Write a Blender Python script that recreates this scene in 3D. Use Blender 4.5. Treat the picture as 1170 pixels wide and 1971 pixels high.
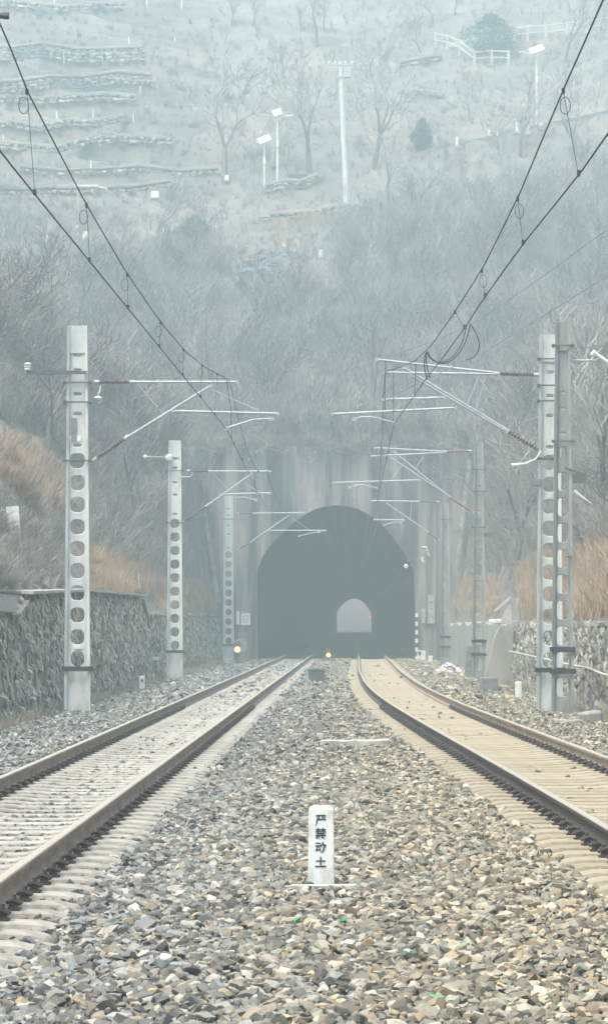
import bpy, bmesh, math, random
import numpy as np
from mathutils import Vector, Euler

# ------------------------------------------------------------------ camera, sky, sun, exposure
F = 6600.0                 # focal length in pixels of the 1170 x 1971 photograph
VX, VY = 674.0, 1207.0     # where the straight track vanishes
H = 1.6                    # eye height above the rail tops
scene = bpy.context.scene
for o in list(bpy.data.objects):
    bpy.data.objects.remove(o)
COL = scene.collection

cam_d = bpy.data.cameras.new('camera')
cam = bpy.data.objects.new('camera', cam_d)
COL.objects.link(cam)
cam.location = (0, 0, H)
cam.rotation_euler = (math.pi / 2, 0, 0)
cam_d.sensor_fit = 'VERTICAL'
cam_d.sensor_height = 36.0
cam_d.sensor_width = 36.0
cam_d.lens = F / 1971 * 36
cam_d.shift_x = (585 - VX) / 1971
cam_d.shift_y = (VY - 985.5) / 1971
cam_d.clip_start = 0.5
cam_d.clip_end = 3000
scene.camera = cam

SUN_EL, SUN_AZ = math.radians(64), math.radians(224)
world = bpy.data.worlds.new('World')
scene.world = world
world.use_nodes = True
wn = world.node_tree
wn.nodes.clear()
sky = wn.nodes.new('ShaderNodeTexSky')
sky.sky_type = 'NISHITA'
sky.sun_disc = False
sky.sun_elevation = SUN_EL
sky.sun_rotation = SUN_AZ
sky.dust_density = 3.0
sky.air_density = 1.0
sky.ozone_density = 1.0
bg = wn.nodes.new('ShaderNodeBackground')
bg.inputs['Strength'].default_value = 0.125
wo = wn.nodes.new('ShaderNodeOutputWorld')
wn.links.new(sky.outputs[0], bg.inputs[0])
wn.links.new(bg.outputs[0], wo.inputs[0])

sun_d = bpy.data.lights.new('sun', 'SUN')
sun_d.energy = 1.3
sun_d.angle = math.radians(25)
sun_d.color = (1.0, 0.965, 0.83)
sun = bpy.data.objects.new('sun', sun_d)
COL.objects.link(sun)
sdir = Vector((math.sin(SUN_AZ) * math.cos(SUN_EL), math.cos(SUN_AZ) * math.cos(SUN_EL), math.sin(SUN_EL)))
sun.rotation_euler = sdir.to_track_quat('Z', 'Y').to_euler()
sun.location = (0, 0, 90)

scene.view_settings.view_transform = 'Standard'
scene.view_settings.look = 'None'
scene.view_settings.gamma = 1.0
scene.view_settings.exposure = 1.84
scene.render.engine = 'CYCLES'
scene.cycles.use_denoising = True
scene.cycles.max_bounces = 6
scene.cycles.diffuse_bounces = 3
scene.cycles.volume_bounces = 2
scene.cycles.use_adaptive_sampling = True
scene.cycles.adaptive_threshold = 0.02

HAZE_DENSITY = 0.0019
HAZE_COLOR = (0.76, 0.945, 0.935)

random.seed(7)
rng = np.random.default_rng(11)


def pt(px, py, Y):
    return Vector(((px - VX) / F * Y, Y, H + (VY - py) / F * Y))


# ------------------------------------------------------------------ materials
def material(name, c1, c2=None, scale=4.0, rough=0.85, bump=0.0, bump_scale=None, metallic=0.0, stretch=(1, 1, 1),
             detail=6.0, lo=0.35, hi=0.65, dirt=None, dirt_scale=1.0, obj_random=0.0, attr=None, spec=0.3):
    m = bpy.data.materials.new(name)
    m.use_nodes = True
    nt = m.node_tree
    b = nt.nodes['Principled BSDF']
    b.inputs['Roughness'].default_value = rough
    b.inputs['Metallic'].default_value = metallic
    b.inputs['Specular IOR Level'].default_value = spec
    tc = nt.nodes.new('ShaderNodeTexCoord')
    mp = nt.nodes.new('ShaderNodeMapping')
    mp.inputs['Scale'].default_value = stretch
    nt.links.new(tc.outputs['Object'], mp.inputs['Vector'])
    no = nt.nodes.new('ShaderNodeTexNoise')
    no.inputs['Scale'].default_value = scale
    no.inputs['Detail'].default_value = detail
    no.inputs['Roughness'].default_value = 0.62
    nt.links.new(mp.outputs[0], no.inputs['Vector'])
    mr = nt.nodes.new('ShaderNodeMapRange')
    mr.inputs[1].default_value = lo
    mr.inputs[2].default_value = hi
    nt.links.new(no.outputs[0], mr.inputs[0])
    mix = nt.nodes.new('ShaderNodeMix')
    mix.data_type = 'RGBA'
    mix.inputs[6].default_value = (*c1, 1)
    mix.inputs[7].default_value = (*(c2 or c1), 1)
    nt.links.new(mr.outputs[0], mix.inputs[0])
    out = mix.outputs[2]
    if attr:
        at = nt.nodes.new('ShaderNodeAttribute')
        at.attribute_name = attr
        mu = nt.nodes.new('ShaderNodeMix')
        mu.data_type = 'RGBA'
        mu.blend_type = 'MULTIPLY'
        mu.inputs[0].default_value = 1.0
        nt.links.new(out, mu.inputs[6])
        nt.links.new(at.outputs['Color'], mu.inputs[7])
        out = mu.outputs[2]
    if dirt:
        n2 = nt.nodes.new('ShaderNodeTexNoise')
        n2.inputs['Scale'].default_value = dirt_scale
        n2.inputs['Detail'].default_value = 8
        n2.inputs['Roughness'].default_value = 0.7
        nt.links.new(mp.outputs[0], n2.inputs['Vector'])
        m2 = nt.nodes.new('ShaderNodeMapRange')
        m2.inputs[1].default_value = 0.48
        m2.inputs[2].default_value = 0.72
        nt.links.new(n2.outputs[0], m2.inputs[0])
        mx = nt.nodes.new('ShaderNodeMix')
        mx.data_type = 'RGBA'
        nt.links.new(m2.outputs[0], mx.inputs[0])
        nt.links.new(out, mx.inputs[6])
        mx.inputs[7].default_value = (*dirt, 1)
        out = mx.outputs[2]
    if obj_random:
        oi = nt.nodes.new('ShaderNodeObjectInfo')
        r2 = nt.nodes.new('ShaderNodeMapRange')
        r2.inputs[3].default_value = 1 - obj_random
        r2.inputs[4].default_value = 1 + obj_random
        nt.links.new(oi.outputs['Random'], r2.inputs[0])
        hs = nt.nodes.new('ShaderNodeHueSaturation')
        nt.links.new(r2.outputs[0], hs.inputs['Value'])
        nt.links.new(out, hs.inputs['Color'])
        out = hs.outputs[0]
    nt.links.new(out, b.inputs['Base Color'])
    if bump:
        n3 = nt.nodes.new('ShaderNodeTexNoise')
        n3.inputs['Scale'].default_value = bump_scale or scale * 4
        n3.inputs['Detail'].default_value = 8
        nt.links.new(mp.outputs[0], n3.inputs['Vector'])
        bp = nt.nodes.new('ShaderNodeBump')
        bp.inputs['Strength'].default_value = bump
        bp.inputs['Distance'].default_value = 0.02
        nt.links.new(n3.outputs[0], bp.inputs['Height'])
        nt.links.new(bp.outputs[0], b.inputs['Normal'])
    return m


def glow(name, color, strength):
    m = bpy.data.materials.new(name)
    m.use_nodes = True
    b = m.node_tree.nodes['Principled BSDF']
    b.inputs['Base Color'].default_value = (*color, 1)
    b.inputs['Emission Color'].default_value = (*color, 1)
    b.inputs['Emission Strength'].default_value = strength
    return m


def rail_material(name, top, side):
    m = material(name, side, tuple(c * 0.6 for c in side), scale=1.5, rough=0.75, stretch=(6, 1, 6), bump=0.2)
    nt = m.node_tree
    b = nt.nodes['Principled BSDF']
    src = b.inputs['Base Color'].links[0].from_socket
    tc = nt.nodes.new('ShaderNodeTexCoord')
    sp = nt.nodes.new('ShaderNodeSeparateXYZ')
    nt.links.new(tc.outputs['Object'], sp.inputs[0])
    mr = nt.nodes.new('ShaderNodeMapRange')
    mr.inputs[1].default_value = -0.012
    mr.inputs[2].default_value = -0.004
    nt.links.new(sp.outputs[2], mr.inputs[0])
    mx = nt.nodes.new('ShaderNodeMix')
    mx.data_type = 'RGBA'
    nt.links.new(mr.outputs[0], mx.inputs[0])
    nt.links.new(src, mx.inputs[6])
    mx.inputs[7].default_value = (*top, 1)
    nt.links.new(mx.outputs[2], b.inputs['Base Color'])
    return m


M = {}
M['ballast'] = material('ballast_ground', (0.20, 0.19, 0.17), (0.10, 0.10, 0.095), scale=14, bump=0.8, bump_scale=30)
M['stones'] = material('ballast_stone', (1.12, 1.1, 1.06), (0.7, 0.7, 0.7), scale=22, rough=0.8, attr='tint', lo=0.3, hi=0.7)
M['sand'] = material('tan_dust', (0.33, 0.28, 0.19), (0.23, 0.195, 0.135), scale=3.5, bump=0.5, bump_scale=40, dirt=(0.20, 0.17, 0.13), dirt_scale=7)
M['sleeper'] = material('concrete_sleeper', (0.39, 0.37, 0.31), (0.27, 0.255, 0.21), scale=5, bump=0.3, obj_random=0.12, dirt=(0.22, 0.2, 0.17), dirt_scale=5)
M['sleeper_tan'] = material('dusty_sleeper', (0.36, 0.305, 0.21), (0.26, 0.22, 0.155), scale=4, bump=0.3, obj_random=0.10)
M['rail'] = rail_material('rail_steel', (0.36, 0.325, 0.26), (0.34, 0.26, 0.19))
M['rail_dark'] = rail_material('oily_rail_steel', (0.34, 0.305, 0.24), (0.085, 0.07, 0.06))
M['clip'] = material('fastener_iron', (0.035, 0.03, 0.027), (0.07, 0.055, 0.045), scale=20, rough=0.7)
M['mast'] = material('mast_concrete', (0.60, 0.62, 0.57), (0.50, 0.52, 0.48), scale=3, bump=0.25, dirt=(0.36, 0.375, 0.34), dirt_scale=1.6, stretch=(2, 2, .6))
M['mast_dark'] = material('weathered_mast_concrete', (0.31, 0.32, 0.30), (0.22, 0.23, 0.21), scale=3, bump=0.25, dirt=(0.14, 0.145, 0.13), dirt_scale=1.4, stretch=(2, 2, .6))
M['band'] = material('black_band', (0.02, 0.02, 0.02), (0.04, 0.04, 0.04), scale=8, rough=0.6)
M['steel'] = material('galvanised_tube', (0.46, 0.48, 0.49), (0.34, 0.355, 0.36), scale=8, rough=0.5, metallic=0.3, spec=0.5)
M['iron'] = material('dark_iron', (0.08, 0.08, 0.08), (0.13, 0.125, 0.12), scale=10, rough=0.7)
M['insulator'] = material('brown_porcelain', (0.10, 0.075, 0.068), (0.16, 0.12, 0.11), scale=10, rough=0.35)
M['insulator_red'] = material('red_polymer', (0.30, 0.15, 0.135), (0.22, 0.11, 0.10), scale=10, rough=0.5)
M['white'] = material('white_paint', (0.78, 0.78, 0.74), (0.62, 0.62, 0.58), scale=5, bump=0.1, dirt=(0.4, 0.39, 0.34), dirt_scale=3)
M['post_white'] = material('weathered_white_post', (0.74, 0.76, 0.71), (0.60, 0.63, 0.58), scale=6, bump=0.2, dirt=(0.36, 0.37, 0.32), dirt_scale=9, stretch=(1, 1, .5))
M['ink'] = material('dark_lettering', (0.02, 0.045, 0.04), (0.05, 0.075, 0.07), scale=60, lo=.45, hi=.75)
M['wire'] = material('line_wire', (0.035, 0.035, 0.035), (0.06, 0.06, 0.055), scale=3, rough=0.55)
M['wire_pale'] = material('pale_line_wire', (0.35, 0.34, 0.32), (0.25, 0.25, 0.24), scale=3, rough=0.5)
M['portal'] = material('portal_masonry', (0.29, 0.255, 0.23), (0.075, 0.072, 0.07), scale=.8, bump=0.6, bump_scale=5, stretch=(1.0, 1, 0.10), dirt=(0.05, 0.055, 0.055), dirt_scale=1.0, lo=.42, hi=.58, detail=4)
M['portal_ring'] = material('portal_ring_stone', (0.34, 0.30, 0.275), (0.26, 0.235, 0.22), scale=1.5, bump=0.6, bump_scale=6)
M['portal_pale'] = material('pale_concrete', (0.42, 0.42, 0.39), (0.30, 0.30, 0.28), scale=2, bump=0.4, dirt=(0.18, 0.18, 0.16), dirt_scale=2)
M['tunnel'] = material('dark_tunnel_lining', (0.035, 0.033, 0.03), (0.02, 0.02, 0.02), scale=2, bump=0.5)  # near-black lining colour throughout
M['wall_stone'] = material('wall_stone', (1.0, 0.98, 0.95), (0.62, 0.62, 0.6), scale=5, rough=0.9, attr='tint', bump=0.5, bump_scale=18)
M['mortar'] = material('wall_mortar', (0.25, 0.24, 0.215), (0.17, 0.165, 0.15), scale=3, bump=0.6, bump_scale=14)
M['plaster'] = material('pale_render', (0.36, 0.345, 0.30), (0.24, 0.235, 0.21), scale=1.6, bump=0.5, bump_scale=8, stretch=(1, 1, .4), dirt=(0.15, 0.15, 0.135), dirt_scale=1.2)
M['exit_slope'] = material('pale_exit_slope', (0.40, 0.375, 0.36), (0.31, 0.29, 0.28), scale=.3, bump=.6, bump_scale=2)  # invented pale ground, there to brighten the tunnel exit
M['bank'] = material('bank_soil', (0.17, 0.14, 0.11), (0.085, 0.08, 0.07), scale=0.5, bump=1.0, bump_scale=3, dirt=(0.23, 0.20, 0.17), dirt_scale=0.8, detail=10)
M['hill'] = material('hill_soil', (0.19, 0.165, 0.132), (0.085, 0.082, 0.072), scale=0.16, bump=1.0, bump_scale=2, dirt=(0.225, 0.198, 0.16), dirt_scale=0.35, stretch=(.6, 1, 1), detail=12)
M['bark'] = material('bark', (0.15, 0.132, 0.118), (0.10, 0.09, 0.08), scale=6, obj_random=0.25)
M['twig'] = material('bare_twig', (0.24, 0.213, 0.19), (0.18, 0.162, 0.145), scale=2, obj_random=0.2)
M['twig_pale'] = material('pale_twig', (0.31, 0.28, 0.245), (0.23, 0.21, 0.185), scale=2, obj_random=0.2)
M['dry_grass'] = material('dry_grass', (0.45, 0.335, 0.225), (0.28, 0.20, 0.135), scale=2, obj_random=0.3)
M['straw'] = material('straw', (0.42, 0.36, 0.25), (0.30, 0.25, 0.17), scale=2, obj_random=0.3)
M['evergreen'] = material('evergreen', (0.06, 0.16, 0.10), (0.035, 0.09, 0.06), scale=2, obj_random=0.3)
M['terrace'] = material('terrace_stone', (0.27, 0.245, 0.205), (0.16, 0.15, 0.13), scale=.35, bump=0.5, detail=9)
M['grey_box'] = material('grey_box', (0.12, 0.125, 0.13), (0.085, 0.09, 0.095), scale=5, rough=.6)
M['grey_stone'] = material('grey_block', (0.24, 0.235, 0.225), (0.17, 0.168, 0.16), scale=5, bump=.4)
M['slab'] = material('pale_slab', (0.50, 0.47, 0.41), (0.38, 0.36, 0.31), scale=6, bump=.4)
M['green_glass'] = material('green_glass', (0.04, 0.34, 0.12), (0.10, 0.45, 0.2), scale=20, rough=.15, spec=.6)
M['cyan_glass'] = material('cyan_glass', (0.25, 0.62, 0.62), (0.35, 0.7, 0.66), scale=20, rough=.2, spec=.6)
M['panel'] = material('solar_panel_back', (0.72, 0.73, 0.68), (0.62, 0.63, 0.6), scale=3, rough=.4)
M['blue'] = material('blue_plastic', (0.10, 0.17, 0.24), (0.16, 0.2, 0.24), scale=2)
M['cream'] = material('cream_sheet', (0.74, 0.64, 0.46), (0.62, 0.53, 0.4), scale=3)
M['lamp_amber'] = glow('lit_amber_lens', (1.0, 0.50, 0.10), 2.2)
M['lamp_halo'] = glow('amber_lens_halo', (1.0, 0.27, 0.02), .62)  # orange halo of the lit lens, put into a glowing ring
M['lamp_red'] = glow('lit_red_lens', (1.0, 0.14, 0.11), 1.0)


# ------------------------------------------------------------------ mesh helpers
class MB:
    def __init__(self):
        self.v = []
        self.f = []

    def add(self, verts, faces):
        k = len(self.v)
        self.v += [tuple(p) for p in verts]
        self.f += [tuple(i + k for i in f) for f in faces]
        return self

    def box(self, c, s, rz=0.0, taper=1.0, rx=0.0, ry=0.0):
        hx, hy, hz = s[0] / 2, s[1] / 2, s[2] / 2
        e = Euler((rx, ry, rz)).to_matrix()
        vs = []
        for z in (-1, 1):
            t = taper if z > 0 else 1.0
            for x, y in ((-1, -1), (1, -1), (1, 1), (-1, 1)):
                vs.append(e @ Vector((x * hx * t, y * hy * t, z * hz)) + Vector(c))
        return self.add(vs, [(3, 2, 1, 0), (4, 5, 6, 7), (0, 1, 5, 4), (1, 2, 6, 5), (2, 3, 7, 6), (3, 0, 4, 7)])

    def bevel_box(self, c, s, b=0.01, rz=0.0, taper=1.0):
        bm = bmesh.new()
        bmesh.ops.create_cube(bm, size=1.0)
        for v in bm.verts:
            t = taper if v.co.z > 0 else 1.0
            v.co = Vector((v.co.x * s[0] * t, v.co.y * s[1] * t, v.co.z * s[2]))
        bmesh.ops.bevel(bm, geom=bm.edges[:], offset=b, segments=2, affect='EDGES', profile=.6)
        e = Euler((0, 0, rz)).to_matrix()
        bm.verts.index_update()
        self.add([e @ v.co + Vector(c) for v in bm.verts], [[v.index for v in f.verts] for f in bm.faces])
        bm.free()
        return self

    def tube(self, p0, p1, r0, r1=None, n=8):
        return self.path([p0, p1], [r0, r0 if r1 is None else r1], n)

    def path(self, pts, r, n=8, caps=True):
        pts = [Vector(p) for p in pts]
        if not isinstance(r, (list, tuple)):
            r = [r] * len(pts)
        k = len(self.v)
        prev = None
        for i, p in enumerate(pts):
            d = (pts[min(i + 1, len(pts) - 1)] - pts[max(i - 1, 0)])
            if d.length < 1e-9:
                d = Vector((0, 0, 1))
            d.normalize()
            if prev is None:
                a = d.orthogonal().normalized()
            else:
                a = (prev - d * prev.dot(d))
                a = a.normalized() if a.length > 1e-6 else d.orthogonal().normalized()
            prev = a
            b = d.cross(a)
            for j in range(n):
                t = 2 * math.pi * j / n
                self.v.append(tuple(p + (a * math.cos(t) + b * math.sin(t)) * r[i]))
        for i in range(len(pts) - 1):
            for j in range(n):
                q = (j + 1) % n
                self.f.append((k + i * n + j, k + i * n + q, k + (i + 1) * n + q, k + (i + 1) * n + j))
        if caps:
            self.f.append(tuple(k + j for j in reversed(range(n))))
            self.f.append(tuple(k + (len(pts) - 1) * n + j for j in range(n)))
        return self

    def prism(self, poly, y0, y1):
        """polygon in (x, z) drawn out from y0 to y1"""
        n = len(poly)
        vs = [(x, y0, z) for x, z in poly] + [(x, y1, z) for x, z in poly]
        fs = [tuple(range(n)), tuple(reversed(range(n, 2 * n)))]
        fs += [(i, (i + 1) % n + 0, (i + 1) % n + n, i + n)[::-1] for i in range(n)]
        return self.add(vs, fs)

    def build(self, name, mat, parent=None, origin=None, smooth=False):
        me = bpy.data.meshes.new(name)
        og = Vector(origin) if origin is not None else Vector((0, 0, 0))
        me.from_pydata([tuple(Vector(p) - og) for p in self.v], [], self.f)
        me.update()
        if smooth:
            me.polygons.foreach_set('use_smooth', [True] * len(me.polygons))
        me.materials.append(M[mat])
        o = bpy.data.objects.new(name, me)
        COL.objects.link(o)
        if parent is not None:
            o.parent = parent
        else:
            o.location = og
        return o


def np_mesh(name, verts, faces, mat, tint=None, smooth=False):
    """faces: (n,k) int array; tint: (nverts,3)"""
    me = bpy.data.meshes.new(name)
    nv, (nf, k) = len(verts), faces.shape
    me.vertices.add(nv)
    me.vertices.foreach_set('co', np.asarray(verts, np.float32).ravel())
    me.loops.add(nf * k)
    me.loops.foreach_set('vertex_index', faces.astype(np.int32).ravel())
    me.polygons.add(nf)
    me.polygons.foreach_set('loop_start', np.arange(0, nf * k, k, dtype=np.int32))
    me.polygons.foreach_set('loop_total', np.full(nf, k, np.int32))
    me.update(calc_edges=True)
    me.polygons.foreach_set('use_smooth', np.full(nf, smooth, bool))
    if tint is not None:
        a = me.color_attributes.new('tint', 'FLOAT_COLOR', 'POINT')
        a.data.foreach_set('color', np.concatenate([tint, np.ones((nv, 1))], 1).astype(np.float32).ravel())
    me.materials.append(M[mat])
    return me


def link(name, me, parent=None, loc=(0, 0, 0), kind=None):
    o = bpy.data.objects.new(name, me)
    COL.objects.link(o)
    o.location = loc
    if parent is not None:
        o.parent = parent
    if kind:
        o['kind'] = kind
    return o


def thing(name, label, cat, loc=(0, 0, 0), group=None):
    o = bpy.data.objects.new(name, None)
    o.empty_display_size = 0.2
    COL.objects.link(o)
    o.location = loc
    return tag(o, label, cat, group)


def tag(o, label, cat, group=None):
    o['label'] = label
    o['category'] = cat
    if group:
        o['group'] = group
    return o


def hull_variant(seed, n=10, dims=(1, .8, .55)):
    r = random.Random(seed)
    bm = bmesh.new()
    for _ in range(n):
        p = Vector((r.gauss(0, 1), r.gauss(0, 1), r.gauss(0, 1))).normalized() * r.uniform(.85, 1.1)
        bm.verts.new((p.x * dims[0] / 2, p.y * dims[1] / 2, p.z * dims[2] / 2))
    bmesh.ops.convex_hull(bm, input=bm.verts[:])
    for v in [v for v in bm.verts if not v.link_faces]:
        bm.verts.remove(v)
    bmesh.ops.triangulate(bm, faces=bm.faces[:])
    bmesh.ops.recalc_face_normals(bm, faces=bm.faces[:])
    bm.verts.index_update()
    v = np.array([tuple(q.co) for q in bm.verts])
    f = np.array([[q.index for q in t.verts] for t in bm.faces])
    bm.free()
    return v, f


def euler_mats(rx, ry, rz):
    cx, sx, cy, sy, cz, sz = np.cos(rx), np.sin(rx), np.cos(ry), np.sin(ry), np.cos(rz), np.sin(rz)
    R = np.empty((len(rx), 3, 3))
    R[:, 0, 0] = cz * cy
    R[:, 0, 1] = cz * sy * sx - sz * cx
    R[:, 0, 2] = cz * sy * cx + sz * sx
    R[:, 1, 0] = sz * cy
    R[:, 1, 1] = sz * sy * sx + cz * cx
    R[:, 1, 2] = sz * sy * cx - cz * sx
    R[:, 2, 0] = -sy
    R[:, 2, 1] = cy * sx
    R[:, 2, 2] = cy * cx
    return R


def scatter(variants, pos, scl, rot, tint):
    """joined copies of hull variants; pos (n,3) scl (n,3) rot (n,3) tint (n,3)"""
    V, Fc, T = [], [], []
    k = 0
    which = np.arange(len(pos)) % len(variants)
    for i, (v, f) in enumerate(variants):
        s = which == i
        if not s.any():
            continue
        R = euler_mats(rot[s, 0], rot[s, 1], rot[s, 2])
        P = np.einsum('nij,nkj->nki', R, v[None] * scl[s][:, None, :]) + pos[s][:, None, :]
        n = len(P)
        V.append(P.reshape(-1, 3))
        Fc.append((f[None] + (np.arange(n) * len(v))[:, None, None]).reshape(-1, 3) + k)
        T.append(np.repeat(tint[s], len(v), 0))
        k += n * len(v)
    return np.concatenate(V), np.concatenate(Fc), np.concatenate(T)


def seg_mesh(segs, n=3):
    """segs (N,8): p0 p1 r0 r1 -> open n-sided tubes"""
    s = np.asarray(segs, float)
    p0, p1, r0, r1 = s[:, 0:3], s[:, 3:6], s[:, 6:7], s[:, 7:8]
    d = p1 - p0
    d /= np.maximum(np.linalg.norm(d, axis=1, keepdims=True), 1e-9)
    up = np.where(np.abs(d[:, 2:3]) > .9, np.array([[1., 0, 0]]), np.array([[0, 0, 1.]]))
    a = np.cross(d, up)
    a /= np.maximum(np.linalg.norm(a, axis=1, keepdims=True), 1e-9)
    b = np.cross(d, a)
    ring0, ring1 = [], []
    for j in range(n):
        t = 2 * math.pi * j / n
        o = a * math.cos(t) + b * math.sin(t)
        ring0.append(p0 + o * r0)
        ring1.append(p1 + o * r1)
    V = np.stack(ring0 + ring1, 1).reshape(-1, 3)
    base = np.arange(len(s))[:, None] * 2 * n
    F_ = np.concatenate([np.concatenate([base + j, base + (j + 1) % n, base + n + (j + 1) % n, base + n + j], 1) for j in range(n)])
    return V, F_


def interp(x, xs, ys):
    return np.interp(x, xs, ys)


# ------------------------------------------------------------------ terrain as one height function
ZC_Y = [190, 193, 205, 225, 250, 268, 285, 310, 335, 380, 420, 900]
ZC_Z = [11.3, 11.6, 14.6, 20.6, 29.1, 34.4, 43.6, 53.6, 62.9, 76.0, 84.0, 88.0]
WALL_LX, WALL_RX = -7.3, 5.7


def rough(X, Y):
    return (0.35 * np.sin(X * .83 + 1.3 * np.sin(Y * .21)) * np.sin(Y * .61 + .7) + .18 * np.sin(X * 2.1 + Y * 1.3)
            + .12 * np.sin(X * 3.7 - Y * 2.9 + 1) + .5 * np.sin(X * .31 + Y * .17))


def left_top(Y):
    return interp(Y, [0, 62, 76, 78, 96, 122, 124, 192], [1.5, 1.95, 1.95, 2.35, 2.6, 2.7, 2.15, 2.35])


def terrain(X, Y):
    X, Y = np.asarray(X, float), np.asarray(Y, float)
    X, Y = np.broadcast_arrays(X, Y)
    # hill behind the portal
    fade = interp(Y, [193, 270], [1, .25])
    lat = .5 * np.maximum(0, np.abs(X + 1) - 8.3) * fade + .1 * np.maximum(0, np.abs(X) - 16) * fade
    zc = interp(Y, ZC_Y, ZC_Z)
    ter = interp(X, [-14, -9], [1, 0]) * interp(Y, [262, 272, 345, 360], [0, 1, 1, 0])
    per = 7.0
    ph = np.mod(Y, per) / per
    step = (np.clip((ph - .72) / .2, 0, 1) - ph) * per * .42
    hill = zc + lat + rough(X, Y) * interp(Y, [193.5, 202], [0, 1]) * (1 - .6 * ter) + step * ter
    # cutting banks either side
    k = interp(Y, [100, 140, 165, 188], [1.0, 1.15, 2.2, 8.0])
    sl = np.maximum(0, WALL_LX - X - .25)
    sr = np.maximum(0, X - WALL_RX - .25)
    capped = 11.6 + .5 * np.maximum(0, np.abs(X + 1) - 8.3) + .1 * np.maximum(0, np.abs(X) - 16)
    zl = np.minimum(left_top(Y) - .12 + k * sl, capped) + rough(X, Y) * np.clip(sl * .5, 0, 1) * interp(Y, [180, 193], [1, 0])
    zr = np.minimum(1.62 + k * sr, capped) + rough(X, Y) * np.clip(sr * .5, 0, 1) * interp(Y, [180, 193], [1, 0])
    near = np.where(X < WALL_LX, zl, np.where(X > WALL_RX, zr, -.33))
    return np.where(Y > 193.2, hill, near)


def hits(px, py):
    """first place where the ray through each pixel meets the terrain"""
    px, py = np.asarray(px, float), np.asarray(py, float)
    out = np.full((len(px), 3), np.nan)
    todo = np.ones(len(px), bool)
    for Y in np.arange(58, 420, .4):
        X = (px - VX) / F * Y
        z = H + (VY - py) / F * Y
        g = terrain(X, np.full_like(X, Y))
        h = todo & (g >= z)
        out[h] = np.stack([X[h], np.full(h.sum(), Y), g[h]], 1)
        todo &= ~h
        if not todo.any():
            break
    return out


def hit(px, py):
    return Vector(hits([px], [py])[0])


def grid_mesh(name, xs, ys, mat):
    X, Y = np.meshgrid(xs, ys)
    Z = terrain(X, Y)
    if name == 'hillside':
        Z[0] = np.where(np.abs(X[0] + .8) < 6.2, 9.6, -1.0)          # the front edge runs down behind the portal wall
    V = np.stack([X, Y, Z], -1).reshape(-1, 3)
    nx, ny = len(xs), len(ys)
    i = (np.arange(ny - 1)[:, None] * nx + np.arange(nx - 1)[None]).ravel()
    Fc = np.stack([i, i + 1, i + nx + 1, i + nx], 1)
    return np_mesh(name, V, Fc, mat, smooth=True)


o = link('left_bank', grid_mesh('left_bank', np.concatenate([np.arange(-70, -30, 2.), np.arange(-30, -7.29, .55), [-7.301]]), np.arange(-10, 193.6, 1.45), 'bank'), kind='structure')
o = link('right_bank', grid_mesh('right_bank', np.concatenate([[5.701], np.arange(5.9, 30, .55), np.arange(30, 71, 2.)]), np.arange(-10, 193.6, 1.45), 'bank'), kind='structure')
o = link('hillside', grid_mesh('hillside', np.concatenate([np.arange(-110, -42, 4.), np.arange(-42, 42, .8), np.arange(42, 111, 4.)]), np.concatenate([[193.28], np.arange(193.3, 360, .7), np.arange(360, 600, 12.)]), 'hill'), kind='structure')

# ground: one sheet under everything in the corridor, into and beyond the tunnel
mb = MB()
prof = [(-7.6, -.75), (-6.9, -.6), (-6.5, -.36), (-5.2, -.30), (-4.4, -.25), (-1.5, -.235), (.3, -.235), (3.2, -.25), (4.0, -.27), (4.9, -.36), (6.3, -.5)]
ys = list(np.arange(-30, 192, 6.)) + [192, 230, 300, 500, 598, 760, 900]
for y in ys:
    wide = y > 590
    lift = max(0, min(y, 600) - 230) / 370 * .95
    for i, (x, z) in enumerate(prof):
        mb.v.append((x if not wide else x * 14, y, z - .02 + lift))
n = len(prof)
for j in range(len(ys) - 1):
    for i in range(n - 1):
        mb.f.append((j * n + i, j * n + i + 1, (j + 1) * n + i + 1, (j + 1) * n + i))
ground = mb.build('ballast_bed', 'ballast')
ground['kind'] = 'structure'


def ground_z(x):
    return interp(x, [p[0] for p in prof], [p[1] for p in prof])


# the world beyond the far end of the tunnel: an added hillside, kept pale so the exit shows bright
mb = MB()
for j, y in enumerate(np.linspace(612, 780, 10)):
    for i, x in enumerate(np.linspace(-120, 120, 25)):
        mb.v.append((x, y, +.2 + (y - 612) * .6 + 1.2 * math.sin(x * .2 + y * .1)))
for j in range(9):
    for i in range(24):
        mb.f.append((j * 25 + i, j * 25 + i + 1, (j + 1) * 25 + i + 1, (j + 1) * 25 + i))
o = mb.build('far_hillside', 'exit_slope', smooth=True)
o['kind'] = 'structure'

# ------------------------------------------------------------------ tracks
def right_x(Y):
    """X of the left rail of the right-hand track"""
    return interp_smooth(Y)


_ry = np.array([-40, 0, 12, 20, 27, 35, 46, 61, 78, 98, 127, 160, 192, 330.])
_rx = np.array([2.5, 2.42, 2.34, 2.24, 2.08, 1.87, 1.56, 1.12, .70, .43, .33, .40, .46, .62])


def interp_smooth(Y):
    Y = np.asarray(Y, float)
    acc = 0
    for d in np.linspace(-9, 9, 13):
        acc = acc + np.interp(Y + d, _ry, _rx)
    return acc / 13


RAIL = [(-.075, -.176), (.075, -.176), (.075, -.165), (.02, -.145), (.009, -.12), (.009, -.055), (.034, -.042), (.0365, -.012), (.03, -.002), (0, 0),
        (-.03, -.002), (-.0365, -.012), (-.034, -.042), (-.009, -.055), (-.009, -.12), (-.02, -.145), (-.075, -.165)]


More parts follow.
